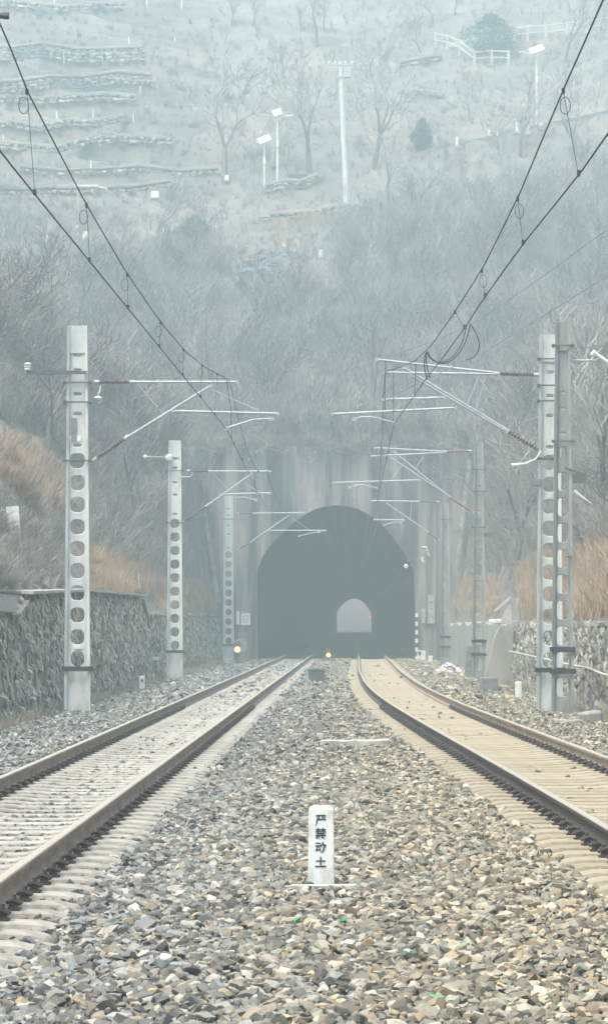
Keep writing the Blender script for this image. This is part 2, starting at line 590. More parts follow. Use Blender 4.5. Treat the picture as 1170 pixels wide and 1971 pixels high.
def rail_part(xfun, mat, parent):
    mb = MB()
    ys = list(np.arange(2, 140, 2.)) + list(np.arange(140, 331, 10.))
    n = len(RAIL)
    for y in ys:
        xc = float(xfun(y))
        for (x, z) in RAIL:
            mb.v.append((xc + x, y, z))
    for j in range(len(ys) - 1):
        for i in range(n):
            q = (i + 1) % n
            mb.f.append((j * n + i, j * n + q, (j + 1) * n + q, (j + 1) * n + i))
    mb.f.append(tuple(range(n)))
    return mb.build('rail', mat, parent)


def sleeper_mesh(mat):
    mb = MB()
    # (x, half width of top, half width of foot, top height)
    secs = [(-1.28, .09, .15, -.275), (-1.2, .115, .165, -.215), (-1.08, .12, .17, -.188), (-.55, .12, .17, -.182), (-.3, .11, .16, -.205),
            (.3, .11, .16, -.205), (.55, .12, .17, -.182), (1.08, .12, .17, -.188), (1.2, .115, .165, -.215), (1.28, .09, .15, -.275)]
    for x, a, b, z in secs:
        mb.v += [(x, -b, -.40), (x, -a, z - .012), (x, -a + .015, z), (x, a - .015, z), (x, a, z - .012), (x, b, -.40)]
    for j in range(len(secs) - 1):
        for i in range(5):
            mb.f.append((j * 6 + i, (j + 1) * 6 + i, (j + 1) * 6 + i + 1, j * 6 + i + 1))
    mb.f.append((0, 1, 2, 3, 4, 5))
    k = (len(secs) - 1) * 6
    mb.f.append((k + 5, k + 4, k + 3, k + 2, k + 1, k))
    me = bpy.data.meshes.new('sleeper')
    me.from_pydata([(p[0], p[1], p[2]) for p in mb.v], [], mb.f)
    me.materials.append(M[mat])
    return me


def fastener_mesh():
    mb = MB()
    mb.box((0, 0, -.1785), (.30, .15, .009))
    for s in (-1, 1):
        mb.box((s * .105, 0, -.157), (.06, .12, .054), taper=.7)
        mb.path([(s * .065, -.05, -.135), (s * .10, -.065, -.115), (s * .15, -.04, -.14), (s * .15, .04, -.14), (s * .10, .065, -.115), (s * .065, .05, -.135)], .014, 5)
        mb.tube((s * .11, 0, -.14), (s * .11, 0, -.085), .017, .014, 6)
    me = bpy.data.meshes.new('fastener')
    me.from_pydata(mb.v, [], mb.f)
    me.materials.append(M['clip'])
    return me


FAST = fastener_mesh()
LEFT_C = -2.98


def track(label, centre, smat, rmats):
    root = thing('railway_track', label, 'railway track', (0, 0, 0), 'the two railway tracks')
    for d, rm in ((-.7525, rmats[0]), (.7525, rmats[1])):
        rail_part(lambda y, d=d: centre(y) + d, rm, root)
    sm = sleeper_mesh(smat)
    Y = 13.0
    k = 0
    while Y < 192.5:
        s = link('sleeper', sm, root, (float(centre(Y)), Y + random.uniform(-.012, .012), random.uniform(-.004, .002)))
        slope = float(centre(Y + 1) - centre(Y - 1)) / 2
        s.rotation_euler = (0, 0, -math.atan(slope) + random.uniform(-.008, .008))
        if Y < 75:
            for d in (-.7525, .7525):
                f = link('fastener', FAST, s, (d, 0, 0))
        Y += .72
    return root


left_track = track('straight left railway track on pale concrete sleepers', lambda y: LEFT_C + 0 * y, 'sleeper', ('rail', 'rail'))
right_track = track('right railway track bending right on tan dusty sleepers', lambda y: right_x(y) + .7525, 'sleeper_tan', ('rail_dark', 'rail'))

# tan dust that fills the right-hand track up to its sleepers
mb = MB()
ys = np.arange(8, 192.1, 1.2)
offs = [-1.36, -1.28, -1.15, -.95, -.6, 0, .6, .95, 1.2, 1.35, 1.5]
hz = [-.32, -.31, -.30, -.28, -.25, -.240, -.25, -.26, -.27, -.28, -.31]
for y in ys:
    c = float(right_x(y)) + .7525
    for q, z in zip(offs, hz):
        mb.v.append((c + q + .03 * math.sin(y * 1.7 + q * 3), y, z + .006 * math.sin(y * 2.3 + q * 5)))
n = len(offs)
for j in range(len(ys) - 1):
    for i in range(n - 1):
        mb.f.append((j * n + i, j * n + i + 1, (j + 1) * n + i + 1, (j + 1) * n + i))
o = mb.build('dust_bed', 'sand', smooth=True)
o['kind'] = 'structure'

# ------------------------------------------------------------------ ballast stones
HULLS = [hull_variant(100 + i, 13, (1, .85, .72)) for i in range(28)]
HULLS_S = [hull_variant(300 + i, 8, (1, .85, .7)) for i in range(16)]
PAL = np.array([[.30, .30, .28], [.24, .25, .24], [.36, .34, .30], [.43, .40, .34], [.17, .175, .17], [.33, .28, .22], [.28, .30, .30], [.52, .49, .43],
                [.11, .11, .105], [.38, .36, .34], [.40, .33, .25], [.20, .19, .17], [.62, .59, .54], [.26, .22, .19], [.34, .35, .34], [.45, .37, .24]])
PALW = np.array([10, 9, 9, 8, 7, 5, 8, 5, 4, 8, 4, 6, 2, 4, 8, 1.5])
PALW = PALW / PALW.sum()


def stone_tint(n, X, Y):
    c = PAL[rng.choice(len(PAL), n, p=PALW)] * rng.uniform(.42, 1.2, (n, 1)) * np.array([[.86, .86, .795]])
    near_rail = np.abs(np.abs(X - LEFT_C) - .75) < .34
    c = c * np.where(near_rail[:, None], np.array([[.82, .72, .6]]), 1.0)
    warm = np.clip((X + .9) * .55, -.5, 1)[:, None]      # dustier towards the tan track
    return c * (1 + warm * np.array([[.16, .08, -.06]]))


def stone_field(y0, y1, density, size):
    half = 0.5 * 1170 / F
    ya = rng.uniform(y0 ** 2, y1 ** 2, int(density * (y1 ** 2 - y0 ** 2) / 2 * .18 * 1.25 + density * (y1 - y0) * 2))
    Y = np.sqrt(ya)
    X = (585 - VX) / F * Y + rng.uniform(-1, 1, len(Y)) * (half * Y + .9)
    ok = (X > -6.75) & (X < 5.6)
    X, Y = X[ok], Y[ok]
    # keep clear of sleepers, thin inside the tracks
    dl = np.abs(X - LEFT_C)
    rc = right_x(Y) + .7525
    dr = X - rc
    phase = np.abs(((Y - 13.0) / .72) - np.round((Y - 13.0) / .72)) * .72
    u = rng.uniform(0, 1, len(X))
    keep = np.ones(len(X), bool)
    inl = dl < 1.24
    keep &= ~(inl & (phase < .15) & (u > .16))
    keep &= ~(inl & (np.abs(dl - .7525) < .16))
    inr = (dr > -1.22) & (dr < 1.28)
    keep &= ~(inr & (u > .006))
    keep &= ~((dr >= -1.32) & (dr <= -1.22) & (u > .6))
    # clear of the marker post and its slab
    keep &= ~((np.abs(X + .2) < .13) & (np.abs(Y - 24.0) < .14))
    X, Y, inl = X[keep], Y[keep], inl[keep]
    n = len(X)
    s = size * np.clip(rng.lognormal(0, .38, n), .45, 2.1)
    S = np.stack([s * rng.uniform(.85, 1.3, n), s * rng.uniform(.8, 1.2, n), s * rng.uniform(.6, 1.1, n)], 1)
    S[inl] *= .85
    R = np.stack([rng.normal(0, .38, n), rng.normal(0, .38, n), rng.uniform(0, 6.28, n)], 1)
    Z = ground_z(X) + .012 + .022 * np.sin(X * 3.1 + Y * 1.1) * np.sin(Y * 2.3) + rng.uniform(-.01, .028, n)
    inl2 = np.abs(X - LEFT_C) < 1.24
    Z[inl2] = -.258 + rng.uniform(0, .028, inl2.sum())
    P = np.stack([X, Y, Z], 1)
    return P, S, R, stone_tint(n, X, Y)


P, S, R, T = stone_field(13.2, 44, 470, .066)
area = S[:, 0] * S[:, 2] / P[:, 1] ** 2
inframe = np.abs((P[:, 0] * F / P[:, 1] + VX) - 585) < 575
inframe &= (VY + (H - P[:, 2]) * F / P[:, 1]) < 1960
order = np.argsort(-(area * inframe))
big, rest = order[:300], order[300:]
stone_meshes = []
for i, (v, f) in enumerate(HULLS):
    stone_meshes.append((v, f))
for j, i in enumerate(big):
    v, f = HULLS[j % len(HULLS)]
    me = np_mesh('stone', v, f, 'stones', np.repeat(T[i][None], len(v), 0))
    o = link('stone', me, ground, P[i])
    o.scale = S[i]
    o.rotation_euler = R[i]
for tagname, (pp, ss, rr, tt), hv in (('near', (P[rest], S[rest], R[rest], T[rest]), HULLS),
                                      ('middle', stone_field(44, 85, 190, .085), HULLS_S),
                                      ('far', stone_field(85, 193, 42, .15), HULLS_S)):
    V, Fc, TT = scatter(hv, pp, ss, rr, tt)
    link('ballast_stones', np_mesh('ballast_stones', V, Fc, 'stones', TT), ground, kind='stuff')


def special_stone(px, py, w, h, tint, name='stone', d=1.0):
    """one of the stones that stands out in the photograph"""
    dy = (py - VY) / F
    Y = (H + .21) / dy
    p = pt(px, py, Y)
    v, f = HULLS[(int(px) * 7 + int(py)) % len(HULLS)]
    me = np_mesh(name, v, f, 'stones', np.repeat(np.array([tint]), len(v), 0))
    o = link(name, me, ground, (p.x, p.y, p.z + .02))
    o.scale = (w / F * Y * 1.1, w / F * Y * d, h / F * Y * 1.9)
    return o


for a in ((320, 1858, 36, 24, (.85, .83, .8)), (672, 1825, 28, 16, (.9, .9, .86)), (620, 1886, 34, 22, (.10, .095, .09)), (1030, 1898, 32, 30, (.24, .16, .11)),
          (1122, 1797, 20, 30, (.12, .11, .10)), (480, 1960, 44, 26, (.2, .2, .2)), (150, 1900, 40, 26, (.15, .15, .15)), (415, 1905, 46, 28, (.34, .35, .34)),
          (705, 1650, 28, 18, (.10, .095, .085)), (285, 1790, 46, 30, (.22, .23, .22)), (1075, 1572, 16, 12, (.8, .8, .76))):
    special_stone(*a)

# ------------------------------------------------------------------ stone retaining walls
PAL_W = np.array([[.20, .195, .18], [.15, .15, .145], [.25, .24, .22], [.11, .11, .105], [.29, .275, .25], [.17, .15, .13]])


def retaining_wall(label, xbase, xtop, y0, y1, top, bright, side, slant, zlow=-.75, cap_mat='portal_pale'):
    """rubble wall along the track: mortar core, stones laid on a slant, coping"""
    root = thing('retaining_wall', label, 'wall', (xbase, y0, zlow))
    og = root.location
    mb = MB()
    ys = list(np.arange(y0, y1 + .01, 2.0))
    for y in ys:
        t = float(top(y))
        mb.v += [(xbase + .04 * side, y, zlow), (xtop + .04 * side, y, t - .02), (xtop + .75 * side, y, t - .02)]
    for j in range(len(ys) - 1):
        for i in range(2):
            mb.f.append((j * 3 + i, (j + 1) * 3 + i, (j + 1) * 3 + i + 1, j * 3 + i + 1))
    mb.f.append((0, 1, 2))
    mb.build('core', 'mortar', root, og)
    # stones
    th = math.radians(slant)
    du, dv = .62, .17
    L = (y1 - y0) + 8
    P, S, R = [], [], []
    for r in range(int(-L * .5 / dv), int((L * .5 + 4) / dv)):
        u = -4 + random.uniform(0, .5)
        while u < L / math.cos(th):
            w = du * random.uniform(.6, 1.5)
            cu, cv = u + w / 2, r * dv + random.uniform(-.03, .03)
            yy = y0 - 2 + cu * math.cos(th) + cv * math.sin(th)
            zz = zlow + cv * math.cos(th) - cu * math.sin(th) + L * .5 * math.sin(th)
            u += w
            if y0 + .1 < yy < y1 - .1 and zlow + .05 < zz < float(top(yy)) - .10:
                fr = (zz - zlow) / (float(top(yy)) - zlow)
                P.append((xbase + (xtop - xbase) * fr, yy, zz))
                S.append((.12 * random.uniform(.5, 1.5), w * 1.06, dv * random.uniform(.9, 1.35)))
                R.append((-th + random.uniform(-.12, .12), random.uniform(-.1, .1), random.uniform(-.07, .07)))
    P, S, R = np.array(P), np.array(S), np.array(R)
    n = len(P)
    T = PAL_W[rng.integers(0, len(PAL_W), n)] * rng.uniform(.8, 1.2, (n, 1)) * bright * np.array([[1.0, .98, .9]])
    visible = np.abs(P[:, 0] * F / P[:, 1] + VX - 585) < 590
    order = np.argsort(-(visible * S[:, 2] * S[:, 1] / P[:, 1] ** 3))
    hv = [hull_variant(500 + i, 13, (1.1, 1.1, 1.1)) for i in range(12)]
    for j, i in enumerate(order[:300]):
        v, f = hv[j % 12]
        o = link('stone', np_mesh('stone', v, f, 'wall_stone', np.repeat(T[i][None], len(v), 0)), root, Vector(P[i]) - og)
        o.scale, o.rotation_euler = S[i], R[i]
    i = order[300:]
    if len(i):
        V, Fc, TT = scatter(hv, P[i] - np.array(og), S[i], R[i], T[i])
        link('wall_stones', np_mesh('wall_stones', V, Fc, 'wall_stone', TT), root, kind='stuff')
    return root


w = retaining_wall('long dark rubble retaining wall left of the track', -6.85, -7.5, 56, 192, left_top, 2.8, -1, 24)
mb = MB()
for y in np.arange(78.3, 122.5, 3.5):                      # pale coping on the higher stretch
    a, b = float(left_top(y)), float(left_top(min(y + 3.4, 122)))
    mb.add([(-7.95, y, a), (-7.22, y, a), (-7.22, min(y + 3.4, 122.4), b), (-7.95, min(y + 3.4, 122.4), b),
            (-7.95, y, a + .09), (-7.22, y, a + .07), (-7.22, min(y + 3.4, 122.4), b + .07), (-7.95, min(y + 3.4, 122.4), b + .09)],
           [(3, 2, 1, 0), (4, 5, 6, 7), (0, 1, 5, 4), (1, 2, 6, 5), (2, 3, 7, 6), (3, 0, 4, 7)])
mb.build('coping', 'slab', w, w.location)
w2 = retaining_wall('pale rubble retaining wall behind the twin masts on the right', 5.5, 5.75, 56, 118, lambda y: interp(y, [50, 118], [1.72, 1.76]) + .03 * np.sin(y * 1.7), 1.35, 1, -14, zlow=-.55)
# rendered stretch of the right wall with its sloping buttress
root = thing('rendered_wall', 'smooth pale rendered retaining wall between right masts and tunnel', 'wall', (5.5, 118, -.5))
mb = MB()
ysr = np.arange(118.2, 192, 2.)
for y in ysr:
    t = 1.74 + .1 * math.sin(y * .5)
    mb.v += [(5.35 + .05 * math.sin(y), y, -.5), (5.5 + .05 * math.sin(y * 1.3), y, t), (6.4, y, t + .02)]
for j in range(len(ysr) - 1):
    for i in range(2):
        mb.f.append((j * 3 + i, j * 3 + i + 1, (j + 1) * 3 + i + 1, (j + 1) * 3 + i))
mb.f.append((2, 1, 0))
mb.build('face', 'plaster', root, root.location)
mb = MB()
mb.prism([(4.55, -.5), (5.6, -.5), (5.6, 1.62), (5.15, 1.62), (4.95, 1.2)], 118.0, 119.4)
mb.build('buttress', 'plaster', root, root.location)
mb = MB()
mb.prism([(4.2, -.5), (4.62, -.5), (4.80, .95), (4.30, .90)], 126.4, 127.2)
mb.build('stone_pier', 'grey_stone', root, root.location)

# ------------------------------------------------------------------ tunnel and its portal
PY = 192.0
arch_px = [(497, 1262), (494, 1180), (495, 1098), (505, 1072), (520, 1050), (541, 1028), (562, 1008), (582, 993), (604, 981), (626, 974), (647, 972), (669, 974),
           (690, 980), (711, 991), (731, 1007), (752, 1030), (770, 1054), (786, 1078), (796, 1100), (799, 1180), (798, 1262)]
arch = [(pt(a, b, PY).x, pt(a, b, PY).z) for a, b in arch_px]
arch[0] = (arch[0][0], -.7)
arch[-1] = (arch[-1][0], -.7)
TCX = (arch[0][0] + arch[-1][0]) / 2


def flat_plate(name, outline, holes, depth, y, mat, parent, origin, bevel=0.0):
    """2D outline with holes in (x, z), filled, given a thickness, standing at y"""
    cu = bpy.data.curves.new(name, 'CURVE')
    cu.dimensions = '2D'
    cu.fill_mode = 'BOTH'
    cu.extrude = depth / 2
    cu.bevel_depth = bevel
    cu.bevel_resolution = 0
    for loop in [outline] + holes:
        sp = cu.splines.new('POLY')
        sp.points.add(len(loop) - 1)
        for p, q in zip(sp.points, loop):
            p.co = (q[0], q[1], 0, 1)
        sp.use_cyclic_u = True
    tmp = bpy.data.objects.new('tmp', cu)
    COL.objects.link(tmp)
    dg = bpy.context.evaluated_depsgraph_get()
    me = bpy.data.meshes.new_from_object(tmp.evaluated_get(dg))
    bpy.data.objects.remove(tmp)
    bpy.data.curves.remove(cu)
    me.name = name
    og = Vector(origin)
    for v in me.vertices:
        c = v.co
        v.co = Vector((c.x, y - c.z, c.y)) - og
    me.materials.clear()
    me.materials.append(M[mat])
    me.update()
    return link(name, me, parent)


portal = thing('tunnel_portal', 'tall stained masonry tunnel portal with arched dark opening', 'tunnel', (TCX, PY, -.5))
og = portal.location
outline = [(-8.4, -.7)] + [(arch[0][0], -.7)] + arch[1:-1] + [(arch[-1][0], -.7), (6.6, -.7), (8.6, 11.6), (7.2, 11.72), (5.1, 11.62), (2.4, 11.75), (-.5, 11.66), (-3.4, 11.76), (-6.1, 11.64), (-8.8, 11.74), (-11.2, 11.55)]
flat_plate('headwall', outline, [], .7, PY + .4, 'portal', portal, og)
# raised ring round the opening
ringo = []
for i, (x, z) in enumerate(arch):
    a = Vector(arch[max(i - 1, 0)])
    b = Vector(arch[min(i + 1, len(arch) - 1)])
    t = (b - a).normalized()
    ringo.append((x - t.y * .55, z + t.x * .55))
mb = MB()
k = len(arch)
for (x, z) in arch:
    mb.v.append((x, PY - .025, z))
for (x, z) in ringo:
    mb.v.append((x, PY - .025, z))
for (x, z) in ringo:
    mb.v.append((x, PY + .1, z))
for (x, z) in arch:
    mb.v.append((x, PY + .1, z))
for i in range(k - 1):
    mb.f += [(i, i + 1, k + i + 1, k + i), (k + i, k + i + 1, 2 * k + i + 1, 2 * k + i), (3 * k + i, 3 * k + i + 1, i + 1, i)]
mb.build('arch_ring', 'portal', portal, og)
for xs in (-5.95, 4.35):                                     # pilasters beside the opening
    mb = MB()
    mb.box((xs, PY + .03, 4.4), (.9, .10, 10.2))
    mb.build('pilaster', 'portal', portal, og)
mb = MB()
mb.path([pt(392, 975, PY - .3), pt(421, 1160, PY - .3)], .16, 4)
mb.build('edge_rib', 'portal_pale', portal, og)
mb = MB()
mb.path([pt(903, 885, PY - .3), pt(880, 1085, PY - .3)], .16, 4)
mb.build('edge_rib', 'portal_pale', portal, og)
# lining of the bore: it climbs and narrows a little towards the far mouth
TEND = 600.0


def far_section(t):
    t = max(0.0, t)
    k_ = 1 - .32 * t
    return [(TCX + (x - TCX) * k_ + 1.45 * t, (z + .3) * k_ - .3 + .95 * t) for x, z in arch]


mb = MB()
ysb = [PY + .7, 230, 300, 400, 550, TEND]
for y in ysb:
    for q in far_section((y - 230) / (TEND - 230)):
        mb.v.append((q[0], y, q[1]))
for j in range(len(ysb) - 1):
    for i in range(k - 1):
        mb.f.append((j * k + i, j * k + i + 1, (j + 1) * k + i + 1, (j + 1) * k + i))
mb.build('bore_lining', 'tunnel', portal, og)
# far mouth: wall round it
o2 = far_section(1.0)
flat_plate('far_headwall', [(-14, -.7)] + o2 + [(16, -.7), (16, 14), (-14, 14)], [], .6, TEND + .2, 'portal', portal, og)
# black and white stripes painted on the right jamb
mb = MB()
mw = MB()
for i in range(11):
    z0 = -.25 + i * .24
    (mb if i % 2 else mw).box((arch[-1][0] + .10, PY - .09, z0 + .12), (.16, .05, .236))
mb.build('dark_stripe', 'band', portal, og)
mw.build('pale_stripe', 'white', portal, og)


def sign(label, x0, y0, x1, y1, Y, mat='white', marks=True, legs=False):
    a, b = pt(x0, y1, Y), pt(x1, y0, Y)
    root = thing('notice_board', label, 'sign', ((a.x + b.x) / 2, Y, a.z), 'notice boards on the portal')
    mb = MB()
    mb.box(((a.x + b.x) / 2, Y, (a.z + b.z) / 2), (b.x - a.x, .05, b.z - a.z))
    mb.build('board', mat, root, root.location)
    if marks:
        mb = MB()
        h, w_ = b.z - a.z, b.x - a.x
        for r in range(3):
            mb.box(((a.x + b.x) / 2, Y - .03, a.z + h * (.25 + .25 * r)), (w_ * (.6 if r else .4), .012, h * .05))
        mb.build('faded_print', 'grey_stone', root, root.location)
    return root


sign('square white notice board on portal left of the opening', 464, 1180, 482, 1203, PY - .15)
sign('narrow white notice strip beside the square notice board', 455, 1176, 461, 1202, PY - .15, marks=False)
sign('tall pale notice board on portal right of the opening', 823, 1145, 836, 1200, PY - .15, mat='portal_pale')
sign('short pale notice board left of the tall notice board', 811, 1172, 818, 1199, PY - .15, mat='portal_pale', marks=False)

# lights in the far mouth
root = thing('tunnel_signal', 'tiny red signal light at the far tunnel mouth', 'signal', pt(711, 1188, 592))
mb = MB()
mb.box(root.location + Vector((.35, 0, 0)), (.5, .4, .6))
mb.build('housing', 'iron', root, root.location)
mb = MB()
c = root.location + Vector((.1, -.25, 0))
mb.tube(c, c + Vector((0, -.1, 0)), .22, .22, 10)
mb.build('lens', 'lamp_red', root, root.location)
# small round fixture and white brackets on the right haunch
root = thing('tunnel_lamp', 'round white lamp on the right haunch of the tunnel mouth', 'lamp', pt(781, 1090, PY - .4))
mb = MB()
c = root.location
mb.path([c + Vector((0, -.02, 0)), c + Vector((0, .05, 0)), c + Vector((0, .2, 0))], [.10, .13, .05], 10)
mb.build('bowl', 'white', root, c)
mb = MB()
mb.path([c + Vector((0, .12, .05)), c + Vector((.05, .12, .32)), c + Vector((.55, .35, .36))], .025, 6)
mb.build('bracket', 'iron', root, c)
root = thing('wall_bracket', 'white bent bracket on the portal right of the arch', 'bracket', pt(818, 1065, PY - .1))
c = root.location
mb = MB()
mb.path([pt(812, 1053, PY - .2), pt(820, 1053, PY - .25), pt(825, 1070, PY - .2)], .05, 6)
mb.build('upper_arm', 'white', root, c)
mb = MB()
mb.path([pt(812, 1072, PY - .2), pt(813, 1080, PY - .25), pt(817, 1083, PY - .2)], .05, 6)
mb.build('lower_arm', 'white', root, c)

# ------------------------------------------------------------------ catenary masts
def rounded(cx, cz, w, h, n=20, p=2.0):
    out = []
    for i in range(n):
        t = 2 * math.pi * i / n
        c, s = math.cos(t), math.sin(t)
        out.append((cx + w / 2 * math.copysign(abs(c) ** (2 / p), c), cz + h / 2 * math.copysign(abs(s) ** (2 / p), s)))
    return out


def mast(label, X, Y, kind, zb=-.31, height=8.7, group='catenary masts'):
    root = thing('catenary_mast', label, 'mast', (X, Y, zb), group)
    og = root.location
    if kind == 'round':
        wb, wt, mat = .60, .45, 'mast'
        holes = [rounded(0, 5.66 - .497 * k, .345 - .004 * k + .02, .36, 24, 2.6) for k in range(10)]
        holes += [rounded(0, z, .20, .10, 16, 3) for z in (8.05, 7.70, 7.17, 6.72, 6.01)]
        bands = (.97,)
    else:
        wb, wt, mat = .50, .31, 'mast_dark'
        holes = [rounded(0, .62 + .565 * k, .30 - .008 * k, .43, 24, 4) for k in range(9)]
        holes += [rounded(0, 5.78, .14, .26, 20, 4), rounded(0, 6.2, .13, .07, 12, 3), rounded(0, 6.75, .13, .07, 12, 3), rounded(0, 7.1, .13, .07, 12, 3)]
        bands = (1.45, .97)
    def wz(z):
        return wb + (wt - wb) * z / height
    web = [[(x, z) for x, z in h] for h in holes]
    fl = .055
    out = [(-wb / 2 + fl, -.4), (wb / 2 - fl, -.4), (wt / 2 - fl, height - .02), (-wt / 2 + fl, height - .02)]
    me_parent = flat_plate('web', [(x + X, z + zb) for x, z in out], [[(x + X, z + zb) for x, z in h] for h in web], .07, Y, mat, root, og, bevel=.012)
    for s in (-1, 1):
        mb = MB()
        for d0, d1 in ((-.14, .14),):
            a0, a1 = s * wb / 2, s * (wb / 2 - fl - .004)
            b0, b1 = s * wt / 2, s * (wt / 2 - fl - .004)
            lo, hi = -.4, height
            vs = [(a0, d0, lo), (a1, d0 + .03, lo), (a1, d1 - .03, lo), (a0, d1, lo), (b0, d0, hi), (b1, d0 + .03, hi), (b1, d1 - .03, hi), (b0, d1, hi)]
            mb.add([Vector(q) + og for q in vs], [(3, 2, 1, 0), (4, 5, 6, 7), (0, 1, 5, 4), (1, 2, 6, 5), (2, 3, 7, 6), (3, 0, 4, 7)])
        mb.build('flange', mat, root, og)
    mb = MB()
    mb.box(og + Vector((0, 0, height - .3)), (wt - .03, .16, .62))
    mb.build('head_block', mat, root, og)
    for z in bands:
        mb = MB()
        w = wz(z) + .05
        for (dx, dy, sx, sy) in ((0, -.16, w, .03), (0, .16, w, .03), (-w / 2, 0, .03, .35), (w / 2, 0, .03, .35)):
            mb.box(og + Vector((dx, dy, z)), (sx, sy, .11))
        mb.build('black_band', 'band', root, og)
    return root


def clamp(root, z, wide, mat='iron'):
    og = root.location
    mb = MB()
    c = og + Vector((0, 0, z))
    for dy in (-.165, .165):
        mb.box(c + Vector((0, dy, 0)), (wide, .025, .035))
    for s in (-1, 1):
        mb.tube(c + Vector((s * wide * .47, -.2, 0)), c + Vector((s * wide * .47, .2, 0)), .018, n=6)
        mb.box(c + Vector((s * wide * .47, -.16, 0)), (.07, .06, .06))
    return mb.build('clamp', mat, root, og)


def insulator(p, q, parent, og, mat='insulator', r=.055):
    """ribbed rod from p to q"""
    p, q = Vector(p), Vector(q)
    n = 11
    pts, rr = [], []
    for i in range(n):
        for f, rad in ((0, .55), (.45, 1.0), (.55, 1.0), (.98, .55)):
            pts.append(p.lerp(q, (i + f) / n))
            rr.append(r * rad)
    mb = MB()
    mb.path(pts, rr, 10)
    o = mb.build('insulator', mat, parent, og)
    d = (q - p).normalized()
    mb = MB()
    mb.tube(p - d * .10, p + d * .03, r * .8, n=8)
    mb.tube(q - d * .03, q + d * .10, r * .8, n=8)
    mb.build('end_fitting', 'steel', parent, og)
    return o


def cantilever(root, Y, tubes, insul, arms=(), braces=(), ins_mat='insulator', r=.027, rods=()):
    og = root.location
    mb = MB()
    for (a, b) in tubes:
        mb.tube(pt(*a, Y), pt(*b, Y), r, n=8)
        for q in (a, b):
            p = pt(*q, Y)
            mb.box(p, (r * 2.6, r * 2.6, r * 2.6))
    c = mb.build('cantilever', 'steel', root, og)
    for (a, b) in insul:
        insulator(pt(*a, Y), pt(*b, Y), c, og, ins_mat)
    for pts in arms:
        m2 = MB()
        m2.path([pt(a, b, Y - .06) for a, b in pts], .020, 6)
        m2.box(pt(*pts[0], Y - .06), (.12, .06, .09))
        m2.box(pt(*pts[-1], Y - .06), (.06, .05, .09))
        m2.build('steady_arm', 'steel', c, og)
    for (a, b) in braces:
        m2 = MB()
        m2.tube(pt(*a, Y), pt(*b, Y), .014, n=6)
        m2.build('brace', 'steel', c, og)
    for (a, b) in rods:
        m2 = MB()
        m2.tube(pt(*a, Y - .05), pt(*b, Y - .05), .009, n=5)
        m2.build('hanger_rod', 'wire', c, og)
    return c


YL1, YL2, YL3 = 77.4, 125.7, 178.0
YR1, YR1F, YR2, YR3 = 77.6, 75.4, 125.0, 168.0
m1 = mast('nearest left mast, pale concrete with ten round holes', pt(150, 0, YL1).x, YL1, 'round')
cantilever(m1, YL1, [((251, 735), (456, 735)), ((241, 844), (405, 743)), ((333, 791), (535, 796))],
           [((190, 735), (251, 735)), ((186, 882), (241, 844))], arms=[[(523, 806), (487, 808), (436, 824)]],
           braces=[((264, 738), (314, 797)), ((405, 749), (498, 791))], rods=[((436, 731), (445, 790)), ((445, 790), (446, 846))])
for z in (7.42, 6.98, 5.66):
    clamp(m1, z, .62)
og = m1.location
mb = MB()
mb.box(pt(110, 717, YL1 - .17), (1.34, .06, .075))
mb.tube(pt(73, 722, YL1 - .2), pt(97, 752, YL1 - .2), .013, n=5)
br = mb.build('feeder_bracket', 'iron', m1, og)
mb = MB()
for k in range(3):
    mb.path([pt(54, 711 - 5 * k + 2, YL1 - .17), pt(54, 711 - 5 * k, YL1 - .17), pt(54, 711 - 5 * k - 3, YL1 - .17)], [.05, .085, .04], 10)
mb.build('pin_insulator', 'white', br, og)
mb = MB()
mb.path([pt(194, 742, YL1 - .1), pt(193, 753, YL1 - .1), pt(189, 759, YL1 - .1)], .015, 6)
mb.path([pt(189, 762, YL1 - .1), pt(189, 766, YL1 - .1), pt(189, 769, YL1 - .1)], [.04, .10, .07], 10)
mb.path([pt(193, 766, YL1 - .1), pt(196, 772, YL1 - .1), pt(190, 776, YL1 - .1)], .014, 6)
mb.build('surge_arrester', 'white', m1, og)
# number plate and painted patches
mb = MB()
mb.box(pt(143, 827, YL1 - .06), (.12, .025, .52))
npl = mb.build('number_plate', 'grey_stone', m1, og)
mb = MB()
mb.box(pt(145, 844, YL1 - .05), (.30, .02, .13))
mb.build('white_patch', 'white', m1, og)
mb = MB()
mb.box(pt(151, 1246, YL1 - .06), (.19, .02, .07))
mb.build('small_plate', 'white', m1, og)

m2 = mast('second left mast, pale with round holes, in front of the rubble wall', pt(337, 0, YL2).x, YL2, 'round', zb=-.27)
cantilever(m2, YL2, [((402, 907), (520, 907)), ((397, 974), (486, 911)), ((432, 951), (520, 949))], [((365, 906), (402, 907)), ((354, 1003), (397, 974))],
           braces=[((410, 911), (437, 940)), ((470, 930), (500, 948))], arms=[[(492, 962), (470, 957), (455, 958)]], rods=[((487, 907), (494, 950))])
for z in (7.6, 5.7):
    clamp(m2, z, .6)
og = m2.location
mb = MB()
mb.path([pt(344, 918, YL2 - .2), pt(366, 918, YL2 - .2), pt(371, 912, YL2 - .2), pt(368, 908, YL2 - .2)], .022, 6)
mb.path([pt(278, 879, YL2 - .2), pt(321, 880, YL2 - .2)], .016, 6)
br = mb.build('feeder_bracket', 'steel', m2, og)
mb = MB()
mb.path([pt(326, 881, YL2 - .28), pt(326, 881, YL2 - .22), pt(326, 881, YL2 - .15)], [.08, .14, .10], 12)
mb.path([pt(276, 879, YL2 - .2), pt(280, 879, YL2 - .2), pt(284, 879, YL2 - .2)], [.03, .08, .03], 8)
mb.build('pin_insulator', 'white', br, og)

